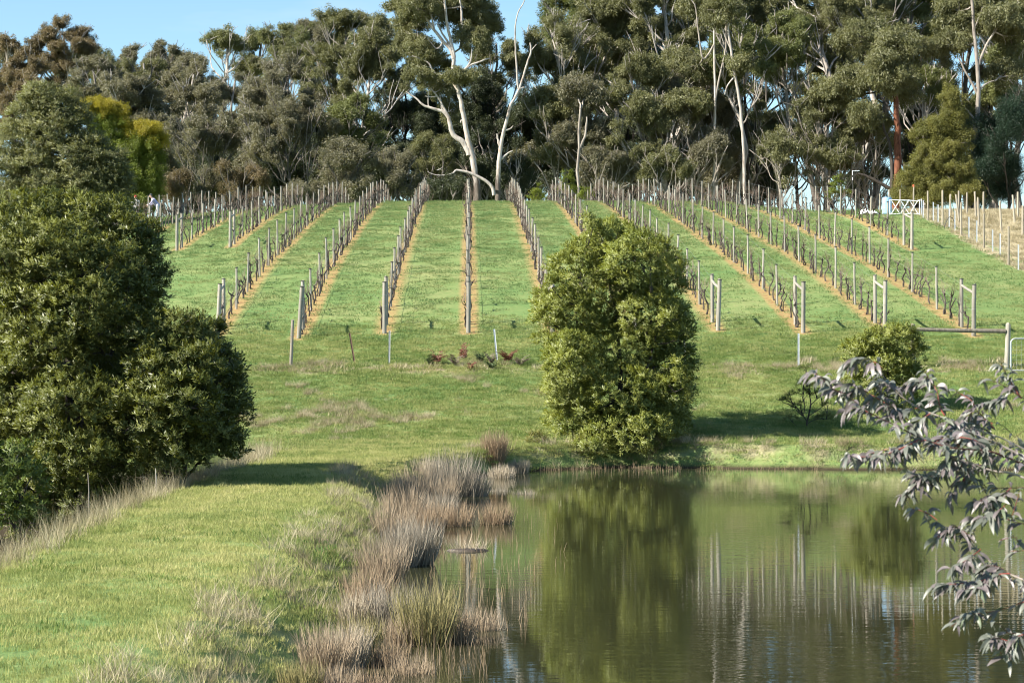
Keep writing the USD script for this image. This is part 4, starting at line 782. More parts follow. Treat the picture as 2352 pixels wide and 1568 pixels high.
# white hurdle
hp, hd = ground_hit(2078, 494); s = hd / F
t = thing('hurdle', 'white metal hurdle panel with crossed braces at the crest by the red gum', 'hurdle', hp)
w2, h2 = 34 * s, 35 * s
def bar(par, a, b, r=.022, m=None, nm='bar'): part(par, nm, tube(np.array([a, (np.array(a) + np.array(b)) / 2, b], float), r, 6), m or white_m, smooth=50)
for a, b in (((-w2, 0, 0), (-w2, 0, h2)), ((w2, 0, 0), (w2, 0, h2)), ((-w2, 0, h2), (w2, 0, h2 - .06)), ((-w2, 0, .06), (w2, 0, .06))): bar(t, a, b, .026, nm='frame_bar')
for c in (-.62, 0.0, .62):
    bar(t, ((c - .3) * w2, .02, h2), ((c + .3) * w2, .02, .06), .02, nm='brace'); bar(t, ((c + .3) * w2, -.02, h2), ((c - .3) * w2, -.02, .06), .02, nm='brace')
bar(t, (w2 + .12, .05, 0), (w2 + .12, .05, h2 + .05), .03, nm='hinge_post')
# small things on the crest
bp, bd = ground_hit(2037, 492); s = bd / F
t = thing('blue_barrel', 'pale blue plastic barrel standing left of the white hurdle', 'barrel', bp)
blue_m = plain('blue_plastic', (.22, .38, .55), .5)
zz_ = np.array([0, .04, .3, .33, .36, .6, .63, .66, .9, .94]) ; part(t, 'body', tube(np.c_[0 * zz_, 0 * zz_, zz_], np.array([.26, .28, .28, .295, .28, .28, .295, .28, .28, .25]), 16), blue_m, smooth=40); part(t, 'lid', tube(np.array([[0, 0, .93], [0, 0, .97]]), .2, 14), blue_m)
for i, (x, wd, hh_) in enumerate([(1987, 15, .34), (2006, 10, .26)]):
    tp, td = ground_hit(x, 493); g2 = np.random.default_rng(60 + i); gxv, gyv = np.meshgrid(np.linspace(-1, 1, 13), np.linspace(-1, 1, 9)); r2 = np.sqrt(gxv ** 2 + gyv ** 2)
    zc = hh_ * np.clip(1.15 - r2, 0, 1) ** .7 * (1 + .07 * g2.normal(size=gxv.shape)); v = np.stack([gxv * wd * td / F, gyv * .5, np.clip(zc, -.02, 1)], -1).reshape(-1, 3)
    f = np.stack([np.arange(13 * 9).reshape(9, 13)[a:8 + a, b:12 + b] for a, b in ((0, 0), (0, 1), (1, 1), (1, 0))], -1).reshape(-1, 4)
    t = tag(usdkit.mesh(stage, numbered('/World/white_tarp'), (v + tp, f), white_m, smooth=True), ['crumpled white tarp lying at the crest, the larger one', 'small crumpled white tarp beside the larger one'][i], 'tarp')
sp, sd_ = ground_hit(1958, 492); s = sd_ / F
t = thing('pole', 'thin black and white pole with a short arm at the top by the sky gap', 'pole', sp); ph = 100 * s
part(t, 'shaft', tube(np.array([[0, 0, -.2], [0, 0, ph * .6], [0, 0, ph * .78]]), .02, 6), cap_m); part(t, 'band', tube(np.array([[0, 0, ph * .78], [0, 0, ph * .84]]), .024, 6), white_m); part(t, 'shaft', tube(np.array([[0, 0, ph * .84], [0, 0, ph * .9]]), .02, 6), cap_m)
part(t, 'band', tube(np.array([[0, 0, ph * .9], [0, 0, ph]]), .024, 6), white_m); part(t, 'arm', tube(np.array([[-.02, 0, ph - .01], [.2, 0, ph], [.42, 0, ph - .02]]), .02, 6), white_m)
kp, kd = ground_hit(zz(1395, 830)[0], zz(1395, 830)[1]); s = kd / F
t = thing('hose_loop', 'dark hose hung over the side fence in an upturned V', 'hose', kp)
part(t, 'hose', tube(bend([(-.28, -.1, .0), (-.1, -.1, .5), (0, -.1, .62), (.12, -.1, .6), (.3, -.1, .25), (.36, -.1, .05)], 16), .02, 6), drip_m, smooth=60)
part(t, 'cord', tube(bend([(.05, -.1, 1.55), (.18, -.1, 1.2), (.24, -.1, .9)], 8), .014, 5), plain('green_cord', (.02, .10, .06), .6))

# ------------------------------------------------------------------ people working in the rows at far left
skin_m = plain('skin', (.50, .31, .22), .55, 0, .05)
def blob(chain, refine=.05):
    import manifold3d as m3
    M = None
    def ball(p, r): return m3.Manifold.sphere(r, 14).translate(list(map(float, p)))
    for (a, ra), (b, rb) in chain:
        h = m3.Manifold.batch_hull([ball(a, ra), ball(b, rb)]); M = h if M is None else M + h
    me = M.refine_to_length(refine).to_mesh(); tm = trimesh.Trimesh(me.vert_properties[:, :3], me.tri_verts); trimesh.smoothing.filter_taubin(tm, iterations=6)
    return np.array(tm.vertices), np.array(tm.faces)
def person(label, px, base, d, shirt, trouser, cap, stoop, seed):
    u = (px - 1176) / F * d; x, y = W(u, d); t = thing('person', label, 'person', (x, y, ground_z(x, y)), 150 + 60 * seed)
    hip, ch = np.array([0, 0, .92]), np.array([0, -.32 * stoop, 1.38 - .12 * stoop]); nk = ch + [0, -.06 * stoop - .01, .13]; hd = nk + [0, -.05 - .06 * stoop, .14]
    J = dict(sl=ch + [-.19, 0, .04], sr=ch + [.19, 0, .04], el=ch + [-.25, -.12, -.24], er=ch + [.25, -.14, -.22], hl=ch + [-.17, -.34, -.36], hr=ch + [.16, -.36, -.30], kl=[-.11, -.06, .49], kr=[.12, .02, .49], fl_=[-.12, 0, .07], fr_=[.13, .07, .07])
    body = [((hip, .13), (ch, .145)), ((ch, .12), (nk, .06)), ((nk, .055), (hd, .075)), ((hd, .092), (hd + np.array([0, -.015, .07]), .09)), ((hd + np.array([0, -.085, .02]), .022), (hd + np.array([0, -.1, .0]), .02)),
            ((J['sl'], .06), (J['el'], .045)), ((J['el'], .042), (J['hl'], .032)), ((J['sr'], .06), (J['er'], .045)), ((J['er'], .042), (J['hr'], .032)),
            ((hip + [-.09, 0, 0], .095), (np.array(J['kl']), .062)), ((np.array(J['kl']), .06), (np.array(J['fl_']), .042)), ((hip + [.09, 0, 0], .095), (np.array(J['kr']), .062)), ((np.array(J['kr']), .06), (np.array(J['fr_']), .042)),
            ((np.array(J['fl_']) - [0, 0, .03], .045), (np.array(J['fl_']) + [-.01, -.15, -.035], .035)), ((np.array(J['fr_']) - [0, 0, .03], .045), (np.array(J['fr_']) + [.01, -.15, -.035], .035))]
    for hnd, sgn in ((J['hl'], -1), (J['hr'], 1)):
        body.append(((hnd, .032), (hnd + [0, -.07, -.02], .034)))
        for q_ in range(4): body.append(((hnd + [(q_ - 1.5) * .019, -.09, -.02], .01), (hnd + [(q_ - 1.5) * .021, -.14 - .01 * (q_ in (1, 2)), -.045], .008)))
        body.append(((hnd + [-.03 * sgn, -.04, -.01], .012), (hnd + [-.055 * sgn, -.085, -.03], .009)))
    part(t, 'body', blob(body), skin_m, smooth=True)
    part(t, 'shirt', blob([((hip + [0, 0, .02], .155), (ch, .17)), ((ch, .145), (nk - [0, 0, .02], .075)), ((J['sl'], .078), (J['el'], .06)), ((J['el'], .057), (J['hl'], .045)), ((J['sr'], .078), (J['er'], .06)), ((J['er'], .057), (J['hr'], .045))]), shirt, smooth=True)
    part(t, 'trousers', blob([((hip + [-.07, 0, .02], .12), (hip + [.07, 0, .02], .12)), ((hip + [-.09, 0, -.02], .115), (np.array(J['kl']), .082)), ((np.array(J['kl']), .08), (np.array(J['fl_']) + [0, 0, .06], .066)), ((hip + [.09, 0, -.02], .115), (np.array(J['kr']), .082)), ((np.array(J['kr']), .08), (np.array(J['fr_']) + [0, 0, .06], .066))]), trouser, smooth=True)
    part(t, 'cap', blob([((hd + np.array([0, -.01, .085]), .1), (hd + np.array([0, .01, .1]), .1)), ((hd + np.array([-.04, -.12, .07]), .018), (hd + np.array([.04, -.12, .07]), .018))]), cap, smooth=True)
person('person in a red cap and pale shirt among the vines at far left', 313, 520, 139, plain('pale_shirt', (.62, .60, .58), .8), plain('dark_trousers', (.04, .045, .06), .8), plain('red_cap', (.62, .06, .03), .7), .2, 1)
person('person in a lavender top bending among the vines at far left', 362, 516, 140, plain('lavender_shirt', (.42, .40, .58), .8), plain('light_trousers', (.5, .5, .5), .8), plain('dark_hat', (.05, .05, .05), .8), .9, 2)

# ------------------------------------------------------------------ bracken, rushes
def islemat(name, stops, trans=.2, rough=.6):
    return usdkit.material(stage, '/World/Looks/' + name, {"g": ("geometry", {}), "r": ("rgb_ramp", ramp(*stops)), "p": ("principled_bsdf", {"roughness": rough, "specular_ior_level": .3}), "t": ("translucent_bsdf", {}), "m": ("mix_closure", {"fac": trans})},
        [("g.random_per_island", "r.fac"), ("r.color", "p.base_color"), ("r.color", "t.color"), ("p.BSDF", "m.closure1"), ("t.BSDF", "m.closure2")], surface="m.closure")
RUSH = {'pink': islemat('rush_pink', [(0, (.32, .25, .17)), (.4, (.52, .43, .32)), (.8, (.68, .59, .46)), (1, (.34, .32, .15))]), 'grey': islemat('rush_grey', [(0, (.30, .26, .20)), (.5, (.54, .48, .39)), (1, (.72, .66, .56))]),
        'brown': islemat('rush_brown', [(0, (.30, .22, .14)), (.5, (.50, .40, .27)), (.85, (.62, .54, .42)), (1, (.28, .28, .10))]), 'green': islemat('rush_green', [(0, (.24, .21, .09)), (.5, (.45, .37, .22)), (1, (.58, .49, .36))]), 'pale': islemat('rush_pale', [(0, (.40, .34, .25)), (.5, (.62, .55, .44)), (1, (.76, .69, .58))])}
def blades(base, tip, wd, g, curve=.15, seg=3):
    """thin tapering ribbons from base to tip"""
    n = len(base); t = np.linspace(0, 1, seg + 1); d = tip - base; ln = np.linalg.norm(d, axis=1)
    bow = np.c_[g.normal(size=(n, 2)), np.zeros(n)]; bow *= (curve * ln / (np.linalg.norm(bow, axis=1) + 1e-9))[:, None]
    c = base[:, None] + d[:, None] * t[None, :, None] + bow[:, None] * (t * t - t)[None, :, None] * -2
    a = g.uniform(0, np.pi, n); sd = np.stack([np.cos(a), np.sin(a), 0 * a], 1)
    w = np.broadcast_to(wd, (n,))[:, None] * np.array([1, .95, .7, .0] if seg == 3 else np.linspace(1, 0, seg + 1) ** .6)[None]
    lft, rgt = c - sd[:, None] * w[..., None] / 2, c + sd[:, None] * w[..., None] / 2
    v = np.concatenate([lft, rgt[:, :-1]], 1); m = 2 * seg + 1; i = (np.arange(n) * m)[:, None]; fs = []
    for k in range(seg):
        if k < seg - 1: fs += [i + [k, seg + 1 + k, seg + 2 + k], i + [k, seg + 2 + k, k + 1]]
        else: fs += [i + [k, seg + 1 + k, k + 1]]
    return v.reshape(-1, 3), np.vstack(fs)
def rush(label, px, base, top, hw, tint, seed, n=760, spread=.36, group='rush clumps along the pond edge'):
    g = np.random.default_rng(800 + seed); d = 16537 / (base - 784) if base > 1072 else ground_hit(px, base)[1]
    s = d / F; u = (px - 1176) * s; x, y = W(u, d); z = ground_z(x, y); hgt = (base - top) * s * 1.3; R = hw * s
    a, r = g.uniform(0, 2 * np.pi, n), np.sqrt(g.random(n)); b = np.c_[np.cos(a) * r * R * .62, np.sin(a) * r * R * .62, np.full(n, -.12) + min(z, 0) * .3]
    l_ = hgt * (g.uniform(.18, 1.1, n) ** .55) * (1 - .22 * r); out = r * spread + np.abs(g.normal(size=n)) * .12
    a2 = a + g.normal(size=n) * .7; tip = b + np.c_[np.cos(a2) * out * l_, np.sin(a2) * out * l_, l_ + .12]
    v, f = blades(b, tip, g.uniform(.007, .013, n) * max(1, d / 30) ** .5, g, .17)
    m = usdkit.mesh(stage, numbered('/World/rush_clump'), (v + [x, y, max(z, -.1)], f), RUSH[tint]); tag(m, label, 'rushes', group)
for i, a in enumerate([
    ('pink-brown rush clump at the far left of the pond edge by the shadow', 955, 1152, 1064, 44, 'pink'), ('tall pink-brown rush clump in the middle of the far group', 1002, 1168, 1082, 46, 'pink'), ('tall grey spreading rush clump highest of the far group', 1040, 1138, 1018, 46, 'grey', 700), ('dark grey rush clump right of the tallest grey one', 1082, 1138, 1062, 34, 'grey'),
    ('narrow greenish brown rush tuft standing behind the water', 1135, 1066, 994, 20, 'brown'), ('low pinkish rush clump under the narrow tuft', 1152, 1096, 1058, 32, 'pale'), ('small dark rush clump standing alone in the water', 1205, 1134, 1090, 24, 'grey'), ('dark low rush clump left of the lone dark one', 1145, 1128, 1094, 26, 'grey'),
    ('pale grey grass clump at the water left of the seedling bush', 1192, 1086, 1052, 26, 'pale'), ('brown rush clump in the water below the tall pink ones', 975, 1226, 1145, 42, 'brown', 600), ('orange-brown thin rush clump right of the brown one', 1048, 1206, 1135, 42, 'brown', 460), ('orange rush clump at the right end of the middle group', 1140, 1202, 1128, 26, 'brown'),
    ('pinkish rush clump on the lawn edge above the dark one', 930, 1212, 1115, 46, 'pink', 600), ('grey rush clump with a dark shaded side', 958, 1294, 1185, 40, 'grey', 700), ('pale pink rush clump left of the grey shaded one', 905, 1262, 1165, 44, 'pink', 600), ('spiky pale rush tuft on a little mud island', 1074, 1262, 1210, 22, 'pale', 300, .8),
    ('sprawling low rush tuft left of the mud island', 1035, 1268, 1245, 22, 'pale', 160, .9), ('large pinkish rush clump at mid left edge', 880, 1345, 1238, 50, 'pink', 700), ('brown-red rush clump in front of the large pinkish one', 852, 1425, 1300, 42, 'brown', 650), ('pale grey rush clump drooping over black water', 893, 1448, 1335, 46, 'grey', 700),
    ('tall olive-brown rush clump standing in the near water', 985, 1478, 1312, 46, 'green', 650), ('brown rush clump right of the tall olive-brown one', 1040, 1472, 1370, 44, 'brown', 600), ('pinkish rush clump at the right of the near water group', 1100, 1444, 1362, 46, 'pink', 560), ('thin grey rush clump at the right tip of the near group', 1140, 1436, 1384, 24, 'grey', 300),
    ('broad pink rush clump at the bottom left of the pond', 755, 1566, 1430, 56, 'pink', 800), ('green-brown rush clump right of the broad pink one', 825, 1505, 1405, 40, 'green', 500), ('thin brown rushes low at the bottom of the pond edge', 890, 1525, 1455, 44, 'brown', 400), ('thin pinkish rushes low at bottom centre', 945, 1545, 1470, 44, 'pink', 400), ('greenish rush clump at the very bottom left', 690, 1606, 1520, 44, 'green', 500), ('sparse brown rushes at the bottom edge of the water', 850, 1590, 1505, 50, 'brown', 360), ('pale rush clump filling the bank above the tall grey one', 985, 1110, 1055, 40, 'pale'), ('pink rush clump at the bend below the shadow', 925, 1165, 1090, 36, 'pink'), ('pale grey rush clump between the two large bank clumps', 920, 1300, 1205, 40, 'grey'), ('straw rush clump filling the near bank', 800, 1530, 1430, 44, 'pale'), ('pale straw rushes left of the tall olive-brown clump', 925, 1480, 1400, 36, 'pink'), ('thin straw rushes at the bottom left corner of the pond', 770, 1600, 1520, 50, 'pink'), ('straw-grey rushes behind the brown water clump', 1010, 1195, 1120, 36, 'grey'),
    ('olive rush clump left of the brown-red one', 820, 1450, 1360, 34, 'pale', 420)]):
    rush(a[0], *a[1:6], seed=i, **dict(zip(('n', 'spread'), a[6:])))
g = np.random.default_rng(66); B = []
for (x0, x1, y0, y1, n, hm) in [(1080, 1230, 1130, 1450, 230, .24), (980, 1120, 1230, 1420, 160, .26), (1230, 1560, 1074, 1086, 260, .22), (1560, 1880, 1078, 1086, 110, .16), (880, 1130, 1470, 1560, 200, .26), (1180, 1300, 1130, 1330, 50, .18)]:
    px, py = g.uniform(x0, x1, n), g.uniform(y0, y1, n); d = 16537 / (py - 784); x, y = W((px - 1176) * d / F, d); B.append(np.c_[x, y, np.full(n, -.08), hm * g.uniform(.4, 1.2, n)])
B = np.vstack(B); n = len(B); tip = B[:, :3] + np.c_[g.normal(size=(n, 2)) * .14 * B[:, 3:4], B[:, 3] + .08]
m = usdkit.mesh(stage, '/World/water_rushes', blades(B[:, :3].copy(), tip, .006, g, .12), RUSH['brown']); tag(m, 'thin scattered rush stems standing in the shallow water', 'rushes', kind='stuff')
mi = thing('mud_island', 'small flat mud bank carrying the spiky pale rush tuft', 'mud bank', (*W(-.75, 34.4), 0)); gxv = np.linspace(0, 2 * np.pi, 25)[:-1]
v = np.vstack([[0, 0, .05], np.c_[np.cos(gxv) * .26 * (1 + .3 * np.sin(gxv * 3)), np.sin(gxv) * .15, np.full(24, .03)], np.c_[np.cos(gxv) * .40 * (1 + .3 * np.sin(gxv * 3 + .4)), np.sin(gxv) * .22, np.full(24, -.05)]])
f = [[0, 1 + k, 1 + (k + 1) % 24] for k in range(24)] + [[1 + k, 25 + k, 25 + (k + 1) % 24] for k in range(24)] + [[1 + k, 25 + (k + 1) % 24, 1 + (k + 1) % 24] for k in range(24)]
part(mi, 'mud', (v, np.array(f)), plain('mud', (.05, .038, .026), .6))
FERN = {'brown': islemat('bracken_brown', [(0, (.13, .05, .03)), (.6, (.26, .11, .06)), (1, (.32, .19, .11))]), 'green': islemat('bracken_green', [(0, (.05, .075, .025)), (1, (.12, .13, .05))]), 'grey': islemat('bracken_grey', [(0, (.15, .12, .09)), (1, (.30, .27, .20))])}
def bracken(label, px, base, top, hw, tint, seed, fronds=7):
    g = np.random.default_rng(900 + seed); p, d = ground_hit(px, base); s = d / F; hgt, R = (base - top) * s, hw * s; ms = []
    for k in range(fronds):
        a = g.uniform(0, 6.28); e = np.array([math.cos(a) * R, math.sin(a) * R, hgt * g.uniform(.55, 1)]); st = bend([(0, 0, -.03), e * [.45, .45, .75], e], 12); ms.append(tube(st, np.linspace(.008, .003, 12), 3, cap=False))
        for q_ in range(3, 12):
            L_ = .26 * hgt * (1 - q_ / 13) + .05; t_ = st[q_] - st[q_ - 1]; sd = np.cross(t_, [0, 0, 1]); sd /= np.linalg.norm(sd) + 1e-9
            for sg in (-1, 1):
                dd = sd * sg + t_ / np.linalg.norm(t_) * .4 + [0, 0, g.normal() * .2 - .15]; ms.append(leaf_mesh(st[q_][None], dd[None], (t_ + g.normal(size=3) * .02)[None], L_, L_ * .34, .35))
    m = usdkit.mesh(stage, numbered('/World/bracken'), (lambda v, f: (v + p, f))(*cat_meshes(ms)), FERN[tint]); tag(m, label, 'fern', 'bracken along the old fence')
for i, a in enumerate([('orange-brown dead bracken at the left of the fern patch', 1003, 838, 802, 24, 'brown', 9), ('dark green bracken left of the orange-brown one', 990, 842, 812, 14, 'green', 6), ('tall brown bracken plume rising above the patch', 1064, 828, 786, 14, 'brown', 5), ('grey dry bracken in the middle of the fern patch', 1046, 842, 812, 24, 'grey', 9), ('rust-red bracken lowest at the front of the patch', 1080, 852, 830, 14, 'brown', 7), ('green bracken right of the tall brown plume', 1103, 835, 800, 18, 'green', 8), ('grey-brown bracken at the foot of the leaning picket', 1128, 838, 808, 16, 'grey', 8), ('brown domed bracken right of the leaning picket', 1166, 836, 796, 28, 'brown', 12), ('low green bracken in front of the picket', 1130, 850, 826, 20, 'green', 8), ('grey bracken at the right end of the patch', 1195, 842, 816, 22, 'grey', 8)]):
    bracken(*a[:6], seed=i, fronds=a[6])

# ------------------------------------------------------------------ grass
def tuft(seed, n, R, h, w, lean=.5):
    g = np.random.default_rng(seed); a, r = g.uniform(0, 6.28, n), np.sqrt(g.random(n)) * R; b = np.c_[np.cos(a) * r, np.sin(a) * r, np.full(n, -.015)]
    l_ = h * g.uniform(.45, 1.15, n); tip = b + np.c_[g.normal(size=(n, 2)) * lean * l_[:, None] * .7, l_]
    return blades(b, tip, w * g.uniform(.7, 1.3, n), g, .15, seg=2)
def scatter(name, label, kinds, mat, n, ul, dl, keep, smin, smax, seed, z_up=True):
    g = np.random.default_rng(seed); u, d = g.uniform(*ul, n), np.sqrt(g.uniform(dl[0] ** 2, dl[1] ** 2, n)); ok = np.abs(u) < d * .252 + 1.8; u, d = u[ok], d[ok]
    x, y = W(u, d); ok = keep(x, y, g); x, y = x[ok], y[ok]; z = H(x, y); m = len(x)
    zd = np.c_[g.normal(size=(m, 2)) * .12, np.ones(m)]
    pi = instancer('/World/' + name, [(k, mat) for k in kinds], np.c_[x, y, z], quats(zd, g.uniform(0, 6.28, m)), g.uniform(smin, smax, m), g.integers(0, len(kinds), m), 'stuff')
    tag(pi, label, 'grass'); return m
nz = lambda x, y, s, sd: meshkit.fbm(np.stack([x * s, y * s, 0 * x], -1), 3, sd)
lawn_m = grassmat('grass_lawn', (.19, .24, .070), (.33, .345, .115), (.47, .44, .19), .45, .5)
mown_m = grassmat('grass_mown', (.095, .175, .055), (.16, .22, .075), (.25, .26, .10), .45, .55)
lush_m = grassmat('grass_lush', (.08, .15, .03), (.14, .20, .045), (.22, .25, .07), .4, .8)
padd_m = grassmat('grass_paddock', (.11, .175, .045), (.21, .26, .075), (.36, .35, .14), .45, .5)
drym = grassmat('grass_dry', (.20, .17, .09), (.33, .28, .17), (.46, .40, .27), .25, 1.2, .6)
LAWN = [kindmesh(f'lawn_tuft_{i}', tuft(500 + i, 110, .2, .055, .006)) for i in range(4)]
PADD = [kindmesh(f'paddock_tuft_{i}', tuft(510 + i, 110, .28, .062, .009)) for i in range(4)]
MOWN = [kindmesh(f'mown_tuft_{i}', tuft(520 + i, 80, .55, .07, .022)) for i in range(4)]
LONG = [kindmesh(f'long_tuft_{i}', tuft(530 + i, 55, .16, .26, .006, .7)) for i in range(4)]
DRYT = [kindmesh(f'dry_tuft_{i}', tuft(540 + i, 60, .3, .16, .014, .7)) for i in range(4)]
SEED = [kindmesh(f'seed_tuft_{i}', tuft(550 + i, 16, .14, .5, .005, .45)) for i in range(3)]
sdist = lambda x, y: -shore_dist(x, y)
c1 = scatter('lawn_grass', 'short yellow-green grass on the dam top', LAWN, lawn_m, 26000, (-9, 3), (13, 58), lambda x, y, g: (x > edge_x(y) - .9) & (sdist(x, y) > .25), .8, 1.5, 1)
c2 = scatter('paddock_grass', 'green grass on the slope between pond and vineyard', PADD, padd_m, 40000, (-22, 24), (54, 81), lambda x, y, g: (sdist(x, y) > .05) & (g.random(len(x)) > sstep(70, 80, y)) & (strip_mask(x, y) < .3), .8, 1.5, 2)
c3 = scatter('vineyard_grass', 'mown green grass between the vine rows', MOWN, mown_m, 26000, (-40, 34), (66, 152), lambda x, y, g: (g.random(len(x)) < sstep(66, 78, y)) & (strip_mask(x, y) < .35) & (dry_mask(x, y) < .5), .8, 1.3, 3)
c4 = scatter('dry_grass', 'dry straw-coloured grass in the top right paddock and under the fences', DRYT, drym, 60000, (-20, 45), (60, 150), lambda x, y, g: dry_mask(x, y) * 1.15 > .35 + g.random(len(x)) * .75, .7, 1.4, 4)
c5 = scatter('pale_long_grass', 'pale long grass along the rushes and the dam edge', LONG, drym, 80000, (-9, 16), (13, 66), lambda x, y, g: ((np.exp(-((sdist(x, y) - .7) / .6) ** 2) * (y < 47) * (x < 2) * (nz(x, y, .9, 3) > .44) * .38 + .16 * np.exp(-((x - edge_x(y)) / .22) ** 2) * (y < 52) + .01 * (nz(x, y, .6, 8) > .56) + .3 * np.exp(-((sdist(x, y) - .4) / .4) ** 2) * (y > 53) * (nz(x, y, .8, 5) > .42)) > g.random(len(x)) * 1.1 + .04) & (sdist(x, y) > -.1), .6, 1.3, 5)
c8 = scatter('dry_tussocks', 'dry straw tussocks scattered over the slope above the dam', LONG, drym, 26000, (-22, 20), (55, 72), lambda x, y, g: (nz(x, y, .55, 41) * .7 + nz(x, y, 1.6, 42) * .5 + .18 * np.exp(-((y - 61.5) / 2.5) ** 2) * (x < 3) + .2 * np.exp(-((y - 69) / 1.2) ** 2) > .87) & (sdist(x, y) > .8), .5, 1.0, 8)
c6 = scatter('lush_grass', 'darker lush grass patches on the slope', PADD, lush_m, 16000, (-22, 24), (20, 75), lambda x, y, g: (nz(x, y, .5, 21) > .58) & (sdist(x, y) > .2) & (x > edge_x(y) - .5), .8, 1.5, 6)
c7 = scatter('seed_grass', 'tall dry seeding grass stems at the dam edge by the wattles', SEED, drym, 7000, (-9, -3), (20, 54), lambda x, y, g: np.exp(-((x - edge_x(y) + .1) / .35) ** 2) > g.random(len(x)), .6, 1.2, 7)
print('grass', c1, c2, c3, c4, c5, c6, c7)

# ------------------------------------------------------------------ the young gum reaching in from the right, close to the camera
def zb(pts, ox=1950, oy=850, k=.2551): return [((ox + a[0] * k) * .9408, (oy + a[1] * k) * .9408, *a[2:]) for a in pts]
def zc(pts): return zb(pts, 2150, 1150, .3125)
BD = 7.6
tb = np.array([*W(2.75, 7.9), 0]); tb[2] = ground_z(tb[0], tb[1])
yg = thing('young_gum', 'young purplish grey gum branch hanging in close from the right edge', 'tree', tb, world=True)
tp = wob(tb - [0, 0, .1], tb + [.1, .1, 4.4], np.random.default_rng(3), 9, .03)
twig_m = barkmat('gum_twig', (.13, .025, .02), (.23, .05, .04), (.30, .10, .08), sc=8, rough=.5); stem_m = barkmat('gum_stem', (.16, .13, .11), (.33, .28, .25), (.45, .40, .37), sc=8); dk_m = barkmat('gum_dark_twig', (.03, .016, .014), (.07, .03, .025), (.12, .05, .04), sc=8)
part(yg, 'trunk', tube(tp, np.linspace(.07, .03, 9), 10), stem_m, smooth=60)
g = np.random.default_rng(31)
BR = [  # (points, widths in px at both ends, look, depth offset, joined to the trunk, leaves per 100 px)
    (zb([(2156, 1040), (1850, 890), (1600, 785), (1450, 690), (1260, 620), (1100, 540), (900, 360), (830, 265), (740, 160)]), 8, 2, 0, .1, 1, 16), (zb([(2156, 975), (1900, 850), (1700, 780), (1560, 700)]), 6, 3, 0, .3, 1, 6),
    (zb([(2156, 1110), (1800, 980), (1400, 940), (1250, 890), (1150, 855), (900, 735), (650, 610), (480, 480)]), 7, 2, 2, -.1, 1, 15), (zb([(1150, 855), (900, 960), (700, 1020), (540, 1025), (400, 1000)]), 3.5, 1.2, 1, -.1, 0, 15),
    (zb([(2156, 1240), (2050, 1195), (1950, 1190), (1800, 1155), (1620, 1060)]), 8, 4, 0, .0, 1, 10), (zb([(1620, 1060), (1450, 1100), (1330, 1190), (1200, 1228), (1060, 1190)]), 3.5, 1.2, 1, .0, 0, 17),
    (zb([(1060, 690), (850, 540), (700, 440), (600, 390), (430, 430), (330, 370), (220, 260)]), 3, 1, 1, .05, 0, 15), (zb([(430, 430), (300, 380), (160, 250), (100, 230)]), 2, 1, 1, .0, 0, 9),
    (zb([(2300, 560), (2156, 500), (2000, 400), (1850, 310), (1750, 295)]), 4, 1.2, 2, .2, 1, 16), (zb([(2156, 480), (2080, 330), (2020, 230), (1970, 160)]), 3.5, 1.2, 1, .1, 0, 14),
    (zb([(1880, 760), (1760, 650), (1700, 590), (1650, 500), (1550, 430), (1500, 400)]), 3, 1, 1, .3, 0, 7), (zb([(1400, 640), (1385, 540), (1370, 430), (1320, 310), (1260, 230)]), 3, 1, 1, .05, 0, 13),
    (zb([(2300, 1320), (1900, 1340), (1700, 1320), (1600, 1265), (1560, 1290), (1500, 1370), (1440, 1470)]), 3.5, 1, 2, -.1, 1, 14), (zb([(1560, 1290), (1550, 1180), (1480, 1080), (1400, 1010)]), 3, 1.2, 1, .0, 0, 16), (zb([(2156, 760), (2060, 850), (2010, 800), (1940, 740), (1800, 700)]), 2.5, 1, 2, .4, 1, 8),
    (zb([(1450, 900), (1550, 850), (1680, 880), (1800, 960), (1830, 1080)]), 3, 1.2, 1, -.05, 0, 18), (zb([(1250, 620), (1150, 700), (1080, 760)]), 2.5, 1, 1, .0, 0, 16),
    (zc([(1300, 900), (1120, 850), (980, 780), (830, 640), (740, 560), (600, 480), (470, 390), (430, 330)]), 7, 1.5, 0, -.2, 1, 15), (zc([(980, 785), (880, 820), (800, 850), (640, 875), (540, 880), (430, 895)]), 3, 1, 1, -.2, 0, 15), (zc([(1120, 1000), (1000, 1060), (860, 1110), (700, 1130), (610, 1165), (540, 1200)]), 3, 1, 1, -.15, 1, 18),
    (zc([(1150, 450), (1100, 400), (1020, 390), (980, 340), (1000, 240), (1010, 130)]), 3.5, 1, 1, -.1, 1, 17), (zc([(1250, 1280), (1120, 1265), (1000, 1265), (940, 1200), (860, 1180)]), 3.5, 1.2, 2, -.2, 1, 16), (zc([(1120, 1265), (1000, 1320), (920, 1300), (840, 1290)]), 2.5, 1, 1, -.2, 0, 16), (zc([(1060, 1480), (970, 1440), (925, 1385)]), 2, 1, 1, -.2, 0, 5),
    (zc([(1020, 390), (930, 330), (820, 275), (740, 240)]), 2.5, 1, 1, -.1, 0, 10), (zc([(1100, 560), (1020, 500), (930, 500), (880, 520)]), 3, 1, 1, -.15, 1, 18), (zc([(1180, 640), (1080, 600), (1000, 620)]), 3, 1, 1, -.15, 1, 18), (zc([(470, 390), (380, 330), (300, 310)]), 2, 1, 1, -.2, 0, 8)]
leafs = []
BR2 = list(BR); gb = np.random.default_rng(17)
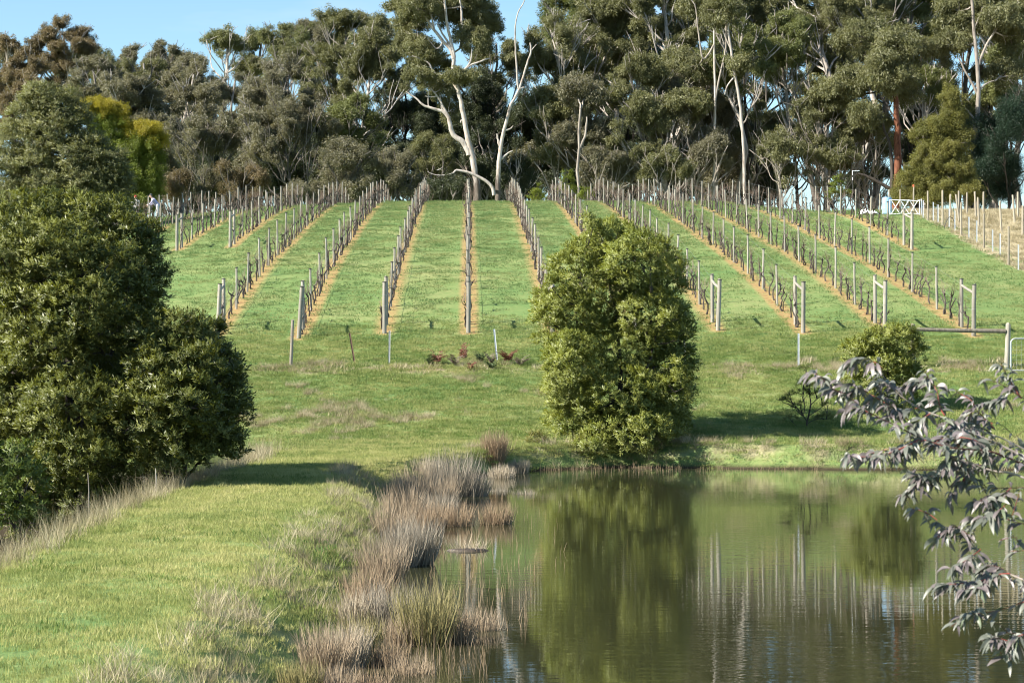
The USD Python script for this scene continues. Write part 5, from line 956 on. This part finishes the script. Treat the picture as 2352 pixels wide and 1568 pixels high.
for pts, w0, w1, lk, off, join, dens in BR:
    p2 = np.array([a[:2] for a in pts], float); sl = np.r_[0, np.cumsum(np.hypot(*np.diff(p2, axis=0).T))]
    for _ in range(int(sl[-1] / 100)):
        s0 = gb.uniform(.15, .97) * sl[-1]; a0 = np.array([np.interp(s0, sl, p2[:, 0]), np.interp(s0, sl, p2[:, 1])]); l0 = gb.uniform(38, 85); sg = gb.choice([-1, 1])
        e1 = a0 + np.array([-l0 * .55, sg * l0 * gb.uniform(.15, .45)]); e2 = e1 + np.array([-l0 * .5, l0 * gb.uniform(.05, .5)])
        if a0[0] < 2385: BR2.append(([tuple(a0), tuple(e1), tuple(e2)], 2, .9, 1 if gb.random() < .7 else 2, off + gb.uniform(-.12, .12), 0, 15))
for pts, w0, w1, lk, off, join, dens in BR2:
    p = np.array([P3(a[0], a[1], BD + off) for a in pts]); p[:, 1] += np.cumsum(g.normal(size=len(p))) * .03
    ln = np.r_[0, np.cumsum(np.hypot(*np.diff(np.array([a[:2] for a in pts]), axis=0).T))]
    if join: p = np.vstack([tp[np.abs(tp[:, 2] - p[0, 2] + .25).argmin()], p]); 
    n = 5 * len(p); q_ = bend(p, n); r = np.linspace(w0 if not join else w0 * 1.4, w1, n) * BD / F / 2
    part(yg, 'twig' if lk else 'branch', tube(q_, r, 6), [stem_m, twig_m, dk_m][lk], smooth=60)
    N = int(ln[-1] * dens / 100 * 3.0)
    for k in range(N):
        f_ = (k + g.uniform(0, 1)) / N; i = min(int((.12 + .88 * f_) * (n - 1)), n - 2); b = q_[i] + (q_[i + 1] - q_[i]) * g.random()
        px = 1176 + (b[0] * C_ - b[1] * S_) / (b[0] * S_ + b[1] * C_) * F
        if px < 2400: leafs.append((b, q_[i + 1] - q_[i], f_))
def sickle(b, along, f_, g):
    L_ = g.uniform(.045, .088) * (1 - .15 * f_); Wd = L_ * g.uniform(.17, .28)
    al = along / np.linalg.norm(along); side = np.array([g.normal(), g.normal(), 0.]); side /= np.linalg.norm(side)
    d0 = al * g.uniform(.1, .7) + side * g.uniform(.2, .8) + [0, 0, g.uniform(-.5, .25)]; d0 /= np.linalg.norm(d0)
    d1 = d0 * .35 + np.array([0, 0, -1.]) * g.uniform(.5, 1.5) + side * .22; d1 /= np.linalg.norm(d1)
    t = np.linspace(0, 1, 8); pt = .10 * L_; c = b + d0 * pt + np.array([(d0 * (x - x * x / 2) + d1 * (x * x / 2)) * L_ for x in t])
    tg = np.gradient(c, axis=0); tg /= np.linalg.norm(tg, axis=1, keepdims=True)
    sd = np.cross(tg, np.array([-.5, -.75, .45]) + g.normal(size=3) * .45); sd /= np.linalg.norm(sd, axis=1, keepdims=True) + 1e-9; nm = np.cross(sd, tg)
    w = Wd / 2 * np.sin(np.pi * np.clip(t, 0.02, 1) ** .72) ** .85 * (1 - .12 * t); w[-1] = .0004; w[0] = .0008
    fold = g.uniform(.05, .3); cv = c + sd * (t * t * Wd * g.uniform(-.5, .5))[:, None]
    rows_ = np.stack([cv + sd * w[:, None] + nm * (fold * w)[:, None], cv, cv - sd * w[:, None] + nm * (fold * w)[:, None]], 1)
    v = np.vstack([rows_.reshape(-1, 3), [b, b + d0 * pt]]); fs = []
    for i in range(7):
        for j in range(2): a_ = i * 3 + j; fs += [[a_, a_ + 1, a_ + 4], [a_, a_ + 4, a_ + 3]]
    st = tube(np.array([b, b + d0 * pt]), .0011, 3, cap=False)
    return cat_meshes([(v[:24], np.array(fs)), st])
def gleaf(name, a, b):
    return usdkit.material(stage, '/World/Looks/' + name, {"g": ("geometry", {}), "n": ("noise_texture", {"scale": 30., "detail": 4}), "r": ("rgb_ramp", ramp((.3, a), (.7, b))), "p": ("principled_bsdf", {"roughness": .42, "specular_ior_level": .5, "sheen_weight": .15}), "t": ("translucent_bsdf", {"color": (.22, .20, .10)}), "m": ("mix_closure", {"fac": .12})},
        [("g.position", "n.vector"), ("n.fac", "r.fac"), ("r.color", "p.base_color"), ("p.BSDF", "m.closure1"), ("t.BSDF", "m.closure2")], surface="m.closure")
GL = [gleaf('gum_leaf_mauve', (.085, .068, .070), (.16, .135, .138)), gleaf('gum_leaf_grey', (.078, .086, .068), (.145, .152, .128)), gleaf('gum_leaf_green', (.075, .100, .058), (.125, .150, .092)), gleaf('gum_leaf_plum', (.06, .045, .052), (.10, .078, .085))]
g.shuffle(leafs)
rest = {0: [], 1: [], 2: [], 3: []}
for i, (b, al, f_) in enumerate(leafs):
    m = sickle(b, al, f_, g); k = int(g.choice(4, p=[.28, .24, .34, .14]))
    if i < 300: part(yg, 'leaf', m, GL[k], smooth=True)
    else: rest[k].append(m)
rest = [cat_meshes(rest[0] + rest[3]), cat_meshes(rest[1] + rest[2])] if len(leafs) > 320 else []
for k, m in enumerate(rest): part(yg, 'leaves', m, GL[k], smooth=True, kind='stuff')
print('leaves', len(leafs), 'posts', len(pos_all), 'vines', len(vc))
